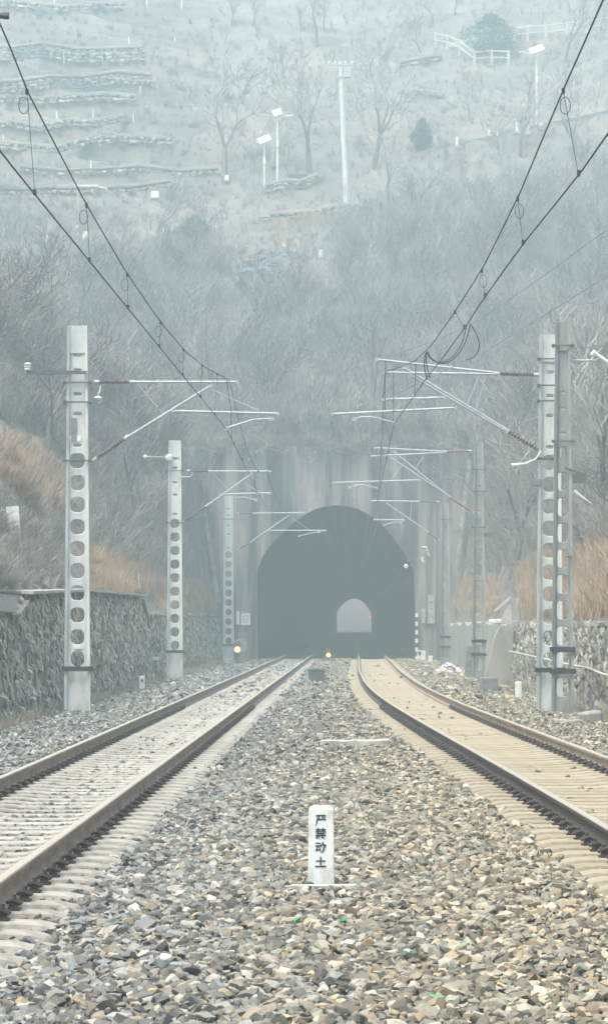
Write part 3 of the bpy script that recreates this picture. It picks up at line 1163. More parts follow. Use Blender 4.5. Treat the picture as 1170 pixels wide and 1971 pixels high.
m3 = mast('third left mast, pale with round holes, beside the tunnel mouth', pt(440, 0, YL3).x, YL3, 'round', zb=-.30)
cantilever(m3, YL3, [((488, 988), (586, 987)), ((483, 1043), (555, 993)), ((518, 1021), (626, 1021))], [((460, 988), (488, 988)), ((460, 1057), (483, 1043))],
           braces=[((563, 997), (592, 1018))], arms=[[(614, 1024), (600, 1026), (575, 1032)]], rods=[((557, 990), (552, 1030))], r=.034)
clamp(m3, 7.5, .55)
mb = MB()
mb.box(pt(440, 1275, YL3 - .2), (.40, .03, .44))
mb.build('number_board', 'white', m3, m3.location)

mr1 = mast('right rear mast of the close pair, pale with round holes', pt(1057, 0, YR1).x, YR1, 'round', zb=-.34, height=8.55)
cantilever(mr1, YR1, [((725, 692), (960, 718)), ((740, 717), (960, 720)), ((777, 708), (975, 827)), ((790, 722), (975, 831)), ((737, 769), (855, 765)), ((640, 797), (876, 785))],
           [((960, 719), (1028, 721)), ((977, 830), (1036, 866))], arms=[[(682, 807), (695, 803), (715, 803), (760, 814)]],
           braces=[((803, 737), (793, 766)), ((922, 722), (898, 782)), ((935, 722), (915, 792))],
           rods=[((742, 695), (740, 790)), ((757, 718), (757, 810)), ((800, 700), (797, 765))], ins_mat='insulator', r=.027)
for z in (8.0, 7.4, 5.75, 7.05):
    clamp(mr1, z, .55)
og = mr1.location
mb = MB()
mb.path([pt(1041, 868, YR1 - .2), pt(1030, 884, YR1 - .25), pt(1010, 893, YR1 - .25), pt(984, 896, YR1 - .25)], [.018, .022, .03, .05], 8)
mb.build('drooping_insulator', 'white', mr1, og)
mb = MB()
mb.bevel_box(pt(1031, 929, YR1 - .05), (.22, .22, .16), .015)
bx = mb.build('switch_box', 'grey_stone', mr1, og)
mb = MB()
mb.tube(pt(1037, 946, YR1 - .05), pt(1037, 1035, YR1 - .05), .022, n=6)
mb.build('conduit', 'iron', mr1, og)

mr1f = mast('right front mast of the close pair, grey with oblong holes', pt(1082, 0, YR1F).x, YR1F, 'oblong', zb=-.34, height=8.62)
for z in (8.12, 6.02):
    clamp(mr1f, z, .46)
og = mr1f.location
mb = MB()
mb.tube(pt(1096, 694, YR1F), pt(1146, 694, YR1F), .026, n=6)
mb.tube(pt(1102, 716, YR1F), pt(1124, 697, YR1F), .014, n=6)
mb.tube(pt(1102, 768, YR1F), pt(1133, 697, YR1F), .014, n=6)
br = mb.build('feeder_bracket', 'steel', mr1f, og)
mb = MB()
mb.path([pt(1138, 684, YR1F), pt(1142, 679, YR1F), pt(1150, 684, YR1F), pt(1190, 712, YR1F)], [.05, .075, .04, .04], 10)
mb.build('strain_insulator', 'white', br, og)
mb = MB()
mb.tube(pt(1086, 900, YR1F - .16), pt(1127, 914, YR1F - .16), .02, n=6)
mb.box(pt(1114, 920, YR1F - .1), (.27, .2, .22))
mb.build('terminal_box', 'iron', mr1f, og)
mb = MB()
mb.path([pt(1104, 945, YR1F - .1), pt(1112, 952, YR1F - .1), pt(1136, 969, YR1F - .1)], [.055, .04, .015], 8)
mb.build('drooping_insulator', 'white', mr1f, og)
mb = MB()
mb.tube(pt(1088, 1071, YR1F - .15), pt(1100, 1071, YR1F - .15), .018, n=6)
mb.build('peg', 'iron', mr1f, og)

mr2 = mast('second right mast, grey with oblong holes, beside the stone pier', pt(921, 0, YR2).x, YR2, 'oblong', zb=-.36)
cantilever(mr2, YR2, [((721, 862), (856, 869)), ((715, 878), (856, 871)), ((757, 869), (863, 955)), ((752, 881), (861, 953)), ((641, 929), (806, 924))],
           [((858, 869), (902, 868)), ((866, 957), (909, 986))], arms=[[(674, 938), (689, 933), (700, 934), (725, 939)]],
           braces=[((813, 880), (797, 905)), ((777, 890), (754, 921))], rods=[((735, 864), (730, 935))], ins_mat='insulator_red')
for z in (7.7, 6.9, 5.6):
    clamp(mr2, z, .45)
og = mr2.location
mb = MB()
mb.box(pt(938, 1029, YR2 - .1), (.32, .2, .14))
mb.build('terminal_box', 'iron', mr2, og)
mr3 = mast('third right mast, grey with oblong holes, nearest the tunnel', pt(857, 0, YR3).x, YR3, 'oblong', zb=-.33, height=8.0)
cantilever(mr3, YR3, [((716, 964), (800, 965)), ((744, 969), (822, 1023)), ((720, 1000), (777, 1001))], [((806, 965), (841, 966)), ((824, 1025), (843, 1038))],
           arms=[[(771, 1005), (756, 1005), (736, 1012)]], braces=[((792, 966), (789, 998))], r=.034)
clamp(mr3, 7.2, .5)
# nearest left mast stands outside the frame: the tip of its cantilever tube is in view
YL0 = 31.4
m0 = mast('mast nearest the camera, only its tube tip showing at upper left', -6.2, YL0, 'round')
mb = MB()
mb.tube((-5.4, YL0, 7.2), (-3.15, YL0, 7.2), .028, n=8)
mb.tube((-5.2, YL0, 5.6), (-3.5, YL0, 7.15), .028, n=8)
mb.path([(-3.17, YL0, 7.2), (-3.12, YL0, 7.2)], .036, 10)
c0 = mb.build('cantilever', 'iron', m0, m0.location)
insulator((-5.9, YL0, 7.2), (-5.4, YL0, 7.2), c0, m0.location)
insulator((-5.9, YL0, 5.0), (-5.2, YL0, 5.6), c0, m0.location)

# ------------------------------------------------------------------ overhead lines
def line_interp(knots, Y):
    ks = np.array(knots, float)
    return float(np.interp(Y, ks[:, 0], ks[:, 1])), float(np.interp(Y, ks[:, 0], ks[:, 2]))


def curve_pts(knots, step=2.0):
    ks = np.array(knots, float)
    ys = np.arange(ks[0, 0], ks[-1, 0] + .01, step)
    return [(float(np.interp(y, ks[:, 0], ks[:, 1])), float(y), float(np.interp(y, ks[:, 0], ks[:, 2]))) for y in ys]


def overhead_line(label, mess, cont, drops, r=.0085, mat='wire', loops=True):
    root = thing('overhead_line', label, 'overhead line', (cont[0][1], cont[0][0], cont[0][2]), 'overhead contact lines')
    og = root.location
    for nm, ks, rr in (('messenger_wire', mess, r), ('contact_wire', cont, r * 1.05)):
        mb = MB()
        mb.path(curve_pts(ks), rr, 6)
        mb.build(nm, mat, root, og, smooth=True)
    for Y in drops:
        xm, zm = line_interp(mess, Y)
        xc, zc = line_interp(cont, Y)
        mb = MB()
        mb.tube((xm, Y, zm), (xc, Y, zc), .0042, n=4)
        mb.box((xm, Y, zm - .01), (.03, .05, .055))
        mb.box((xc, Y, zc + .02), (.03, .05, .06))
        d = mb.build('dropper', mat, root, og)
        if loops and zm - zc > .3:
            mb = MB()
            cx, cz = xm + (.02 if xm > 0 else -.035), zm - .15
            mb.path([(cx + .05 * math.cos(t), Y, cz + .085 * math.sin(t)) for t in np.linspace(0, 2 * math.pi, 15)], .0045, 4)
            mb.build('loop', mat, d, og)
    return root


def sag(y0, y1, x0, x1, z0, z1, zmin, n=9):
    out = []
    for i in range(n):
        t = i / (n - 1)
        base = z0 + (z1 - z0) * t
        out.append((y0 + (y1 - y0) * t, x0 + (x1 - x0) * t, base - (max(z0, z1) - zmin) * 4 * t * (1 - t)))
    return out


messL = sag(-15, 31.4, -2.7, -3.25, 7.25, 7.25, 6.5)[:-1] + [(31.4, -3.25, 7.27), (34.9, -3.285, 7.06), (41.4, -3.18, 6.70), (47.6, -3.09, 6.50), (54.3, -3.0, 6.43), (60.6, -2.945, 6.51), (66, -2.88, 6.66), (71, -2.80, 6.87), (77.4, -2.72, 7.17)]
messL += sag(77.4, YL2, -2.72, -3.05, 7.17, 7.33, 6.55)[1:] + sag(YL2, YL3, -3.05, -2.75, 7.33, 7.5, 6.7)[1:] + [(192, -2.9, 7.1), (330, -3, 6.9)]
contL = [(-15, -2.7, 6.0), (31.4, -3.24, 6.0), (77.4, -2.79, 6.07), (YL2, -3.15, 6.1), (YL3, -2.68, 6.25), (330, -3, 6.1)]
overhead_line('left catenary line with five droppers in view', messL, contL, [34.9, 41.4, 47.6, 54.3, 60.6, 66.5, 72, 84, 92, 100, 109, 118, 134, 144, 155])
contR = [(-15, 3.4, 6.0), (28, 2.36, 6.0), (33.4, 2.22, 6.0), (39.4, 1.98, 6.0), (45.7, 1.79, 6.0), (50, 1.69, 6.0), (56.7, 1.50, 6.02), (61, 1.36, 6.04), (77.6, .99, 6.2),
         (YR2, 1.0, 6.3), (YR3, 1.6, 6.4), (330, 1.3, 6.2)]
messR = [(-15, 3.3, 7.4), (20, 2.5, 7.45), (28, 2.22, 7.08), (33.4, 2.07, 6.83), (39.4, 1.92, 6.53), (45.7, 1.75, 6.36), (50.5, 1.54, 6.25), (57, 1.36, 6.30), (63, 1.2, 6.5), (70, 1.0, 6.9), (77.6, .77, 7.37)]
messR += sag(77.6, YR2, .77, 1.0, 7.37, 8.0, 6.9)[1:] + sag(YR2, YR3, 1.0, 1.3, 8.0, 7.7, 7.0)[1:] + [(330, 1.3, 7.2)]
overhead_line('right catenary line nearest the camera with ringed droppers', messR, contR, [33.4, 39.4, 45.7, 50.5, 85, 95, 105, 116])
messB = [(-15, 9.4, 7.65), (52, 3.9, 7.64), (60, 3.17, 7.6), (67, 2.56, 7.63), (72, 1.75, 7.6), (77.6, .62, 7.66), (YR2, .7, 8.1), (YR3, 1.0, 7.9), (330, 1, 7.3)]
contB = [(-15, 9.4, 6.95), (52, 3.9, 6.93), (60, 3.17, 6.92), (67, 2.56, 6.95), (72, 1.8, 6.9), (77.6, .8, 6.75), (YR2, 1.1, 6.9), (YR3, 1.3, 6.6), (330, 1, 6.3)]
overhead_line('thin paler second right line slanting away to the right', messB, contB, [52, 60, 67, 71], r=.0065, mat='wire_pale')


def cable(name, label, cat, pts, r, mat='wire', group=None):
    root_loc = Vector(pts[0])
    mb = MB()
    # smooth the polyline
    P = [Vector(p) for p in pts]
    for _ in range(2):
        Q = [P[0]]
        for a, b in zip(P[:-1], P[1:]):
            Q += [a.lerp(b, .25), a.lerp(b, .75)]
        P = Q + [P[-1]]
    mb.path(P, r, 6)
    o = mb.build(name, mat, None, root_loc, smooth=True)
    return tag(o, label, cat, group)


Yj = 57.0
cable('jumper_cable', 'black jumper cable sagging in a wide loop between right lines', 'cable',
      [pt(700 + a / 2.489, 450 + b / 2.489, Yj) for a, b in ((508, 436), (495, 500), (455, 580), (385, 628), (320, 602), (300, 552), (285, 620), (302, 700))], .011)
cable('jumper_cable', 'black jumper cable paired with the wide loop, hanging slightly lower', 'cable',
      [pt(700 + a / 2.489, 450 + b / 2.489, Yj + .2) for a, b in ((492, 440), (470, 530), (420, 600), (350, 622), (310, 590), (296, 560), (300, 640), (318, 690))], .009)
cable('jumper_cable', 'short black jumper cable curling right with a clamped end', 'cable',
      [pt(700 + a / 2.489, 450 + b / 2.489, Yj) for a, b in ((508, 430), (545, 490), (556, 545), (530, 590), (488, 605))], .010)
cable('feeder_wire', 'thin pale feeder wire leaving the nearest left mast', 'wire', [pt(54, 704, YL1 - .17), pt(20, 700, YL1 - 6), pt(-30, 697, YL1 - 14)], .008, 'wire_pale')
cable('wall_cable', 'pale cable sagging along the right rubble wall', 'cable',
      [(5.36, 58, .55), (5.36, 66, .62), (5.38, 72, .58), (5.38, 75, .62), (5.38, 78, .68), (5.38, 84, .66), (5.38, 92, .70), (5.38, 104, .74), (5.38, 116, .78)], .035, 'slab')

# ------------------------------------------------------------------ things on the ballast
# engraved marker post
root = thing('marker_post', 'white marker post with four dark characters standing in the ballast', 'marker post', (-.203, 24.0, -.24))
og = root.location
mb = MB()
wpost = .18
zt = H + (VY - 1556) / F * 24.0
mb.bevel_box((og.x, og.y, (zt - .26) / 2), (wpost * 1.03, wpost * 1.03, zt + .26), .006, taper=.93)
mb.build('shaft', 'post_white', root, og)
mb = MB()
mb.box((og.x, og.y, zt + .008), (wpost * .93, wpost * .93, .022), taper=.72)
mb.build('cap', 'post_white', root, og)
mb = MB()
mb.bevel_box((og.x + .004, og.y + .003, -.225), (.185, .185, .05), .012)
mb.build('foot', 'grey_stone', root, og)


def lettering(text, size, loc, mat, parent, origin, bold=0.0):
    cu = bpy.data.curves.new('lettering', 'FONT')
    cu.body = text
    cu.size = size
    cu.align_x = 'CENTER'
    cu.align_y = 'CENTER'
    cu.extrude = .001
    cu.offset = bold
    cu.resolution_u = 3
    tmp = bpy.data.objects.new('tmp', cu)
    COL.objects.link(tmp)
    dg = bpy.context.evaluated_depsgraph_get()
    me = bpy.data.meshes.new_from_object(tmp.evaluated_get(dg))
    bpy.data.objects.remove(tmp)
    if len(me.vertices) == 0:
        return None
    xs_ = [v.co.x for v in me.vertices]
    ys_ = [v.co.y for v in me.vertices]
    cx, cy = (min(xs_) + max(xs_)) / 2, (min(ys_) + max(ys_)) / 2
    L = Vector(loc) - Vector(origin)
    for v in me.vertices:
        c = v.co.copy()
        v.co = Vector((c.x - cx, -c.z, c.y - cy)) + L
    me.materials.clear()
    me.materials.append(M[mat])
    return link('lettering', me, parent)


def stroke_glyph(strokes, size, loc, mat, parent, origin):
    mb = MB()
    for (x0, z0, x1, z1, t0, t1) in strokes:
        d = Vector((x1 - x0, z1 - z0)).normalized()
        nx, nz = -d.y, d.x
        L = Vector(loc)
        q = [(x0 + nx * t0, z0 + nz * t0), (x1 + nx * t1, z1 + nz * t1), (x1 - nx * t1, z1 - nz * t1), (x0 - nx * t0, z0 - nz * t0)]
        mb.add([L + Vector((a * size, -.001, b * size)) for a, b in q] + [L + Vector((a * size, .004, b * size)) for a, b in q],
               [(3, 2, 1, 0), (4, 5, 6, 7), (0, 1, 5, 4), (1, 2, 6, 5), (2, 3, 7, 6), (3, 0, 4, 7)])
    return mb.build('lettering', mat, parent, origin)


YAN = [(-.40, .42, .44, .42, .055, .055), (-.14, .42, -.14, .10, .05, .05), (.15, .42, .15, .10, .05, .05), (-.34, .32, -.25, .16, .05, .04), (.38, .32, .28, .16, .05, .04),
       (-.34, .07, .46, .07, .055, .055), (-.31, .07, -.33, -.22, .055, .05), (-.33, -.20, -.46, -.48, .05, .02)]
for ch, py in (('\u7981', 1604), ('\u52a8', 1631), ('\u571f', 1659)):
    p = pt(617, py, 23.9)
    fr = (p.z + .26) / (zt + .26)
    ysurf = 24.0 - wpost * 1.03 / 2 * (1 - .07 * fr) - .0025
    lettering(ch, .080, (p.x, ysurf, p.z), 'ink', root, og, bold=.0016)
p = pt(617, 1579, 23.9)
ysurf = 24.0 - wpost * 1.03 / 2 * (1 - .07 * (p.z + .26) / (zt + .26)) - .0025
stroke_glyph(YAN, .080, (p.x, ysurf, p.z), 'ink', root, og)


def rock_slab(name, label, cat, px, py, Lpx, hpx, depth, mat, z0=-.21, tilt=0.0, seed=1, zlift=0.0):
    """an uneven flat slab lying on the ballast; px,py is its lower middle"""
    Y = (H - z0) * F / (py - VY)
    c = pt(px, py, Y)
    L, h = Lpx / F * Y, hpx / F * Y
    r = random.Random(seed)
    bm = bmesh.new()
    bmesh.ops.create_cube(bm, size=1)
    bmesh.ops.subdivide_edges(bm, edges=[e for e in bm.edges if abs((e.verts[0].co - e.verts[1].co).x) > .5], cuts=5)
    for v in bm.verts:
        v.co = Vector((v.co.x * L * r.uniform(.97, 1.02), v.co.y * depth * r.uniform(.85, 1.1), (v.co.z + .5) * h * r.uniform(.9, 1.1)))
    bmesh.ops.bevel(bm, geom=bm.edges[:], offset=h * .12, segments=1, affect='EDGES')
    me = bpy.data.meshes.new(name)
    bm.to_mesh(me)
    bm.free()
    me.materials.append(M[mat])
    o = link(name, me, None, (c.x, Y, z0 - .02 + zlift))
    o.rotation_euler = (0, tilt, 0)
    return tag(o, label, cat)


rock_slab('concrete_slab', 'thin flat concrete slab lying at the foot of the lettered post', 'slab', 617, 1720, 140, 10, .10, 'slab', z0=-.23, seed=3, zlift=.045)
rock_slab('concrete_slab', 'long pale concrete slab lying across the ballast before the short post', 'slab', 682, 1437, 134, 16, .35, 'slab', seed=4, tilt=-.01)
rock_slab('flat_stone', 'long flat grey stone lying below the lettered post', 'stone', 627, 1812, 88, 17, .09, 'grey_stone', z0=-.21, seed=5)
# short grey post behind the slab
Yp = (H + .22) * F / (1424 - VY)
c = pt(614, 1424, Yp)
root = thing('stub_post', 'short dark grey post standing behind the pale slab', 'post', c)
mb = MB()
mb.bevel_box(c + Vector((0, 0, .15)), (.13, .12, .34), .012, taper=.9)
mb.build('shaft', 'grey_stone', root, c)
mb = MB()
mb.tube(c + Vector((0, 0, .31)), c + Vector((0, 0, .43)), .04, .02, 8)
mb.build('pin', 'iron', root, c)
mb = MB()
mb.bevel_box(c + Vector((.02, -.12, .03)), (.12, .1, .16), .015)
mb.build('foot', 'slab', root, c)
# dark equipment box
Yb = (H + .22) * F / (1314 - VY)
c = pt(609, 1314, Yb)
root = thing('trackside_box', 'dark grey trackside equipment box between the tracks', 'box', c)
mb = MB()
mb.bevel_box(c + Vector((0, 0, .2)), (.50, .4, .40), .02, taper=1.08)
mb.build('body', 'grey_box', root, c)
mb = MB()
mb.bevel_box(c + Vector((0, 0, .42)), (.60, .46, .05), .015)
mb.box(c + Vector((0, 0, .455)), (.2, .1, .03))
mb.build('lid', 'grey_box', root, c)
mb = MB()
mb.box(c + Vector((.31, 0, .05)), (.14, .25, .16), ry=-.7)
mb.build('cable_spout', 'iron', root, c)


def dwarf_signal(label, px, py, base_py, Y, big=1.0, hood=True):
    c = pt(px, py, Y)
    b = Vector((c.x, Y, -.3))
    root = thing('dwarf_signal', label, 'signal', b, 'lit signals')
    mb = MB()
    mb.bevel_box(c + Vector((0, .12, .10 * big)), (.30 * big, .22, .55 * big), .03)
    mb.build('housing', 'iron', root, b)
    mb = MB()
    mb.tube(b, (c.x, Y + .12, c.z - .15), .05, n=8)
    mb.box(b + Vector((0, .1, .06)), (.3, .3, .12))
    mb.build('stand', 'iron', root, b)
    mb = MB()
    mb.path([c + Vector((0, -.03, 0)), c + Vector((0, -.06, 0)), c + Vector((0, -.075, 0))], [.105 * big, .105 * big, .05 * big], 16)
    ln = mb.build('lens', 'lamp_amber', root, b)
    mb = MB()
    mb.path([c + Vector((0, .02, 0)), c + Vector((0, -.02, 0)), c + Vector((0, -.035, 0))], [.145 * big, .145 * big, .09 * big], 16)
    mb.build('lens_halo', 'lamp_halo', ln, b)  # ring that glows to stand for the halo round the lens
    mb = MB()
    n = 10
    for i in range(n):
        t = math.pi * (i / (n - 1))
        for y, r in ((.0, .18 * big), (-.22, .18 * big), (-.22, .195 * big), (.0, .195 * big)):
            mb.v.append(tuple(c + Vector((r * math.cos(t), y, r * math.sin(t)))))
    for i in range(n - 1):
        for j in range(4):
            q = (j + 1) % 4
            mb.f.append((i * 4 + j, (i + 1) * 4 + j, (i + 1) * 4 + q, i * 4 + q))
    mb.build('hood', 'iron', root, b)
    return root


s1 = dwarf_signal('amber lit signal on a stand beside the third left mast', 457, 1250, 1275, 176.0, 1.1)
b = s1.location
c = pt(459, 1246, 176.2)
mb = MB()
mb.path([c + Vector((.08, .12, .1)), c + Vector((.08, .16, .1))], .36, 20)
mb.build('backboard', 'portal_pale', s1, b)
dwarf_signal('amber lit dwarf signal between the tracks at the tunnel mouth', 632, 1261, 1275, 181.0, .85)
for px, nm in ((624, 'left'), (643, 'right')):
    c = pt(px, 1279, 178)
    c.z = -.25
    root = thing('short_stake', 'short dark stake just %s of the central amber signal' % nm, 'stake', c, 'stakes by the central signal')
    mb = MB()
    mb.bevel_box(c + Vector((0, 0, .2)), (.12, .12, .42), .02, taper=.85)
    mb.build('shaft', 'grey_box', root, c)
    mb = MB()
    mb.box(c + Vector((0, 0, .43)), (.15, .15, .05))
    mb.build('cap', 'iron', root, c)


def small_post(name, label, px, top, base, wpx, z0, mat='white', cap=None, mark=None, group=None, cat='marker post'):
    Y = (H - z0) * F / (base - VY)
    c = pt(px, base, Y)
    h = (base - top) / F * Y
    w_ = wpx / F * Y
    root = thing(name, label, cat, c, group)
    mb = MB()
    mb.bevel_box(c + Vector((0, 0, h / 2 - .1)), (w_, w_ * .8, h + .2), min(.03, w_ * .15), taper=.9)
    mb.build('shaft', mat, root, c)
    if cap:
        mb = MB()
        mb.bevel_box(c + Vector((0, 0, h)), (cap / F * Y, cap / F * Y * .6, .12), .015)
        mb.build('cap', 'white', root, c)
    if mark == 'bar':
        mb = MB()
        mb.box(c + Vector((0, -w_ * .4 - .004, h * .68)), (w_ * .35, .03, h * .22))
        mb.build('dark_mark', 'ink', root, c)
    if mark == 'triangle':
        mb = MB()
        t = w_ * .42
        mb.prism([(c.x - t, c.z + h * .9), (c.x, c.z + h * .52), (c.x + t, c.z + h * .9)], c.y - w_ * .4 - .02, c.y - w_ * .4 + .03)
        mb.build('dark_triangle', 'ink', root, c)
    return root


small_post('marker_post', 'small white post with dark mark by the left wall', 274, 1301, 1329, 11, -.33, mark='bar')
small_post('marker_post', 'thin post with wide flat white cap before the left wall', 298, 1268, 1311, 7, -.33, mat='grey_stone', cap=18)
small_post('marker_post', 'thin leaning grey post beside the left amber signal', 477, 1226, 1270, 4, -.33, mat='portal_pale')
small_post('marker_post', 'white post with dark triangle at the right of the tunnel mouth', 807, 1252, 1274, 10, -.33, mark='triangle')
small_post('marker_post', 'plain white post touching the triangle post on its right', 815, 1253, 1275, 8, -.33)
small_post('marker_post', 'low white post between triangle post and white rubble', 828, 1262, 1279, 9, -.33)
small_post('marker_post', 'pointed white post at the foot of the right jamb', 799, 1243, 1262, 6, -.30)
small_post('marker_post', 'white round topped post in front of the pale buttress', 997, 1312, 1353, 14, -.35, mat='post_white')

# grey dressed stone
Yb = (H + .36) * F / (1340 - VY)
c = pt(940, 1340, Yb)
root = thing('dressed_stone', 'grey upright stone block beside the right track', 'stone', c)
mb = MB()
mb.bevel_box(c + Vector((0, .1, .22)), (.52, .4, .62), .04, taper=.95, rz=.15)
mb.build('block', 'grey_stone', root, c)
mb = MB()
mb.bevel_box(c + Vector((.02, .35, .10)), (.70, .35, .36), .04, rz=.1)
mb.build('plinth', 'grey_stone', root, c)

# white rubble heap
Yb = (H + .33) * F / (1299 - VY)
c = pt(862, 1299, Yb)
root = thing('rubble_heap', 'heap of white broken rubble beside the right track', 'rubble', c)
hv = [hull_variant(700 + i, 10, (1, .9, .8)) for i in range(8)]
rr = random.Random(5)
for i in range(42):
    a, q = rr.uniform(0, 6.28), rr.uniform(0, 1) ** .6
    x, y = .68 * q * math.cos(a), .5 * q * math.sin(a)
    z = .48 * (1 - q) * rr.uniform(.6, 1.1) + .04
    v, f = hv[i % 8]
    me = np_mesh('chunk', v, f, 'white')
    o = link('chunk', me, root, (x, y, z))
    s = rr.uniform(.14, .30)
    o.scale = (s * 1.2, s, s * .8)
    o.rotation_euler = (rr.uniform(-.5, .5), rr.uniform(-.5, .5), rr.uniform(0, 6))

# scattered broken concrete under the right wall
for i, (px, py, w_, h_) in enumerate(((1090, 1405, 60, 22), (1135, 1398, 50, 30), (1060, 1372, 40, 14), (1150, 1425, 46, 18))):
    rock_slab('broken_slab', ['flat broken tan slab at the foot of the twin masts', 'tilted broken tan slab under the right rubble wall', 'small broken slab behind the twin masts',
                              'broken tan slab nearest the right edge of the ballast'][i], 'slab', px, py, w_, h_, .35, 'plaster', z0=-.40, tilt=rr.uniform(-.2, .2), seed=20 + i)

# glass among the stones
for px, py, mt, lb in ((575, 1774, 'green_glass', 'green glass fragment left below the lettered post'), (660, 1776, 'green_glass', 'green glass fragment right below the lettered post'),
                       (890, 1816, 'green_glass', 'bright green bottle fragment in the ballast right of centre'), (944, 1780, 'cyan_glass', 'pale cyan glass fragment in the ballast'),
                       (683, 1708, 'cyan_glass', 'pale green glass fragment on the slab by the post'), (842, 1922, 'green_glass', 'green glass fragment low in the foreground'),
                       (782, 1836, 'cyan_glass', 'pale glass sliver in the ballast near the bright green fragment')):
    Y = (H + .19) * F / (py - VY)
    v, f = HULLS_S[px % 16]
    o = link('glass_fragment', np_mesh('glass_fragment', v, f, mt), None, pt(px, py, Y) + Vector((0, 0, .012)))
    o.scale = (.085, .05, .05)
    o.rotation_euler = (.3, .2, px)
    tag(o, lb, 'glass')

# ------------------------------------------------------------------ on the banks
c = hit(28, 1058)
root = thing('concrete_panel', 'tall white panel standing on the left bank', 'panel', c)
Yc = c.y
mb = MB()
hgt, wd = 82 / F * Yc, 24 / F * Yc
mb.box(c + Vector((0, -.1, hgt / 2 - .05)), (wd, .12, hgt + .1), ry=-.06)
mb.build('sheet', 'white', root, c)
mb = MB()
mb.box(c + Vector((.03, -.16, -.02)), (wd * 1.3, .3, .12))
mb.build('foot', 'grey_stone', root, c)
c = Vector((-7.6, 74.5, 1.95))
root = thing('drain_trough', 'pale concrete drain box sitting on top of the left wall', 'trough', c)
mb = MB()
mb.bevel_box(c + Vector((0, -1.2, .17)), (.55, 4.4, .40), .03)
mb.build('box', 'slab', root, c)
mb = MB()
mb.bevel_box(c + Vector((-.05, -1.0, .41)), (.75, 4.9, .07), .02)
mb.build('cover', 'grey_stone', root, c)
small = hit(90, 1138)
root = thing('bank_post', 'small pale post standing on the left wall top', 'post', small)
mb = MB()
mb.bevel_box(small + Vector((0, 0, .15)), (.14, .14, .42), .02)
mb.build('shaft', 'slab', root, small)
mb = MB()
mb.box(small + Vector((0, 0, .37)), (.17, .17, .04))
mb.build('cap', 'grey_stone', root, small)
# broken culvert head on the right wall
c = pt(968, 1194, 116)
c.z = 1.75
root = thing('culvert_head', 'broken concrete culvert head with slanting lid on the right wall', 'culvert', c)
mb = MB()
mb.box(c + Vector((-.02, .2, .62)), (.74, .3, .07), ry=-.72)
mb.build('slanting_lid', 'slab', root, c)
mb = MB()
mb.prism([(c.x - .1, c.z - .05), (c.x + .3, c.z - .05), (c.x + .26, c.z + .62), (c.x + .12, c.z + .55)], c.y + .1, c.y + .5)
mb.build('side_slab', 'slab', root, c)
mb = MB()
mb.bevel_box(c + Vector((-.28, -.1, .05)), (.42, .4, .14), .03)
mb.build('fallen_block', 'white', root, c)

# ------------------------------------------------------------------ vegetation
def rnd_perp(d, r):
    v = Vector((r.gauss(0, 1), r.gauss(0, 1), r.gauss(0, 1)))
    v -= d * v.dot(d)
    return v.normalized() if v.length > 1e-6 else d.orthogonal().normalized()


def tree_segments(seed, height, spread=.55, forks=3, depth=6, upright=.3):
    r = random.Random(seed)
    trunk, crown = [], []

    def grow(p, d, L, rad, lvl):
        n = 3 if lvl < 2 else 2
        for i in range(n):
            d2 = (d + rnd_perp(d, r) * r.uniform(.05, .22) + Vector((0, 0, 1)) * .05).normalized()
            q = p + d2 * (L / n)
            r2 = rad * .86
            (trunk if lvl < 2 else crown).append((*p, *q, rad, r2))
            if lvl >= 1 and lvl < depth and r.random() < .75:
                sd = (d2 * .7 + rnd_perp(d2, r) * r.uniform(.5, 1.0)).normalized()
                grow(q, sd, L * r.uniform(.4, .65), r2 * .5, lvl + 2)
            p, d, rad = q, d2, r2
        if lvl < depth:
            for _ in range(forks if lvl < 2 else 2):
                sd = (d + rnd_perp(d, r) * r.uniform(.3, 1.0) * spread * 1.6 + Vector((0, 0, upright))).normalized()
                grow(p, sd, L * r.uniform(.62, .9), rad * r.uniform(.55, .75), lvl + 1)

    grow(Vector((0, 0, -.2)), Vector((r.uniform(-.1, .1), 0, 1)).normalized(), height * .26, height * .024, 0)
    return trunk, crown


TREES = []
for i in range(6):
    tr, cr = tree_segments(40 + i, 6.0, spread=.5 + .06 * (i % 3), forks=3, depth=5, upright=.15 + .1 * (i % 2))
    cr = [(a[0], a[1], a[2], a[3], a[4], a[5], max(a[6], .015), max(a[7], .010)) for a in cr]
    V, Fq = seg_mesh(tr, 6)
    t_me = np_mesh('trunk', V, Fq, 'bark', smooth=True)
    V, Fq = seg_mesh(cr, 3)
    top = V[:, 2].max()
    TREES.append((t_me, np_mesh('crown', V, Fq, 'twig'), np_mesh('crown', V, Fq, 'twig_pale'), top))


def tree(label, px, base_py, top_py, variant, pale=False, rz=None, at=None, group='bare trees'):
    c = at or hit(px, base_py)
    tm, cm, cp, top = TREES[variant % len(TREES)]
    h = (base_py - top_py) / F * c.y
    root = thing('bare_tree', label, 'tree', c, group)
    root.scale = (h / top,) * 3
    root.rotation_euler = (0, 0, rz if rz is not None else random.uniform(0, 6.28))
    link('trunk', tm, root)
    link('crown', cp if pale else cm, root)
    return root


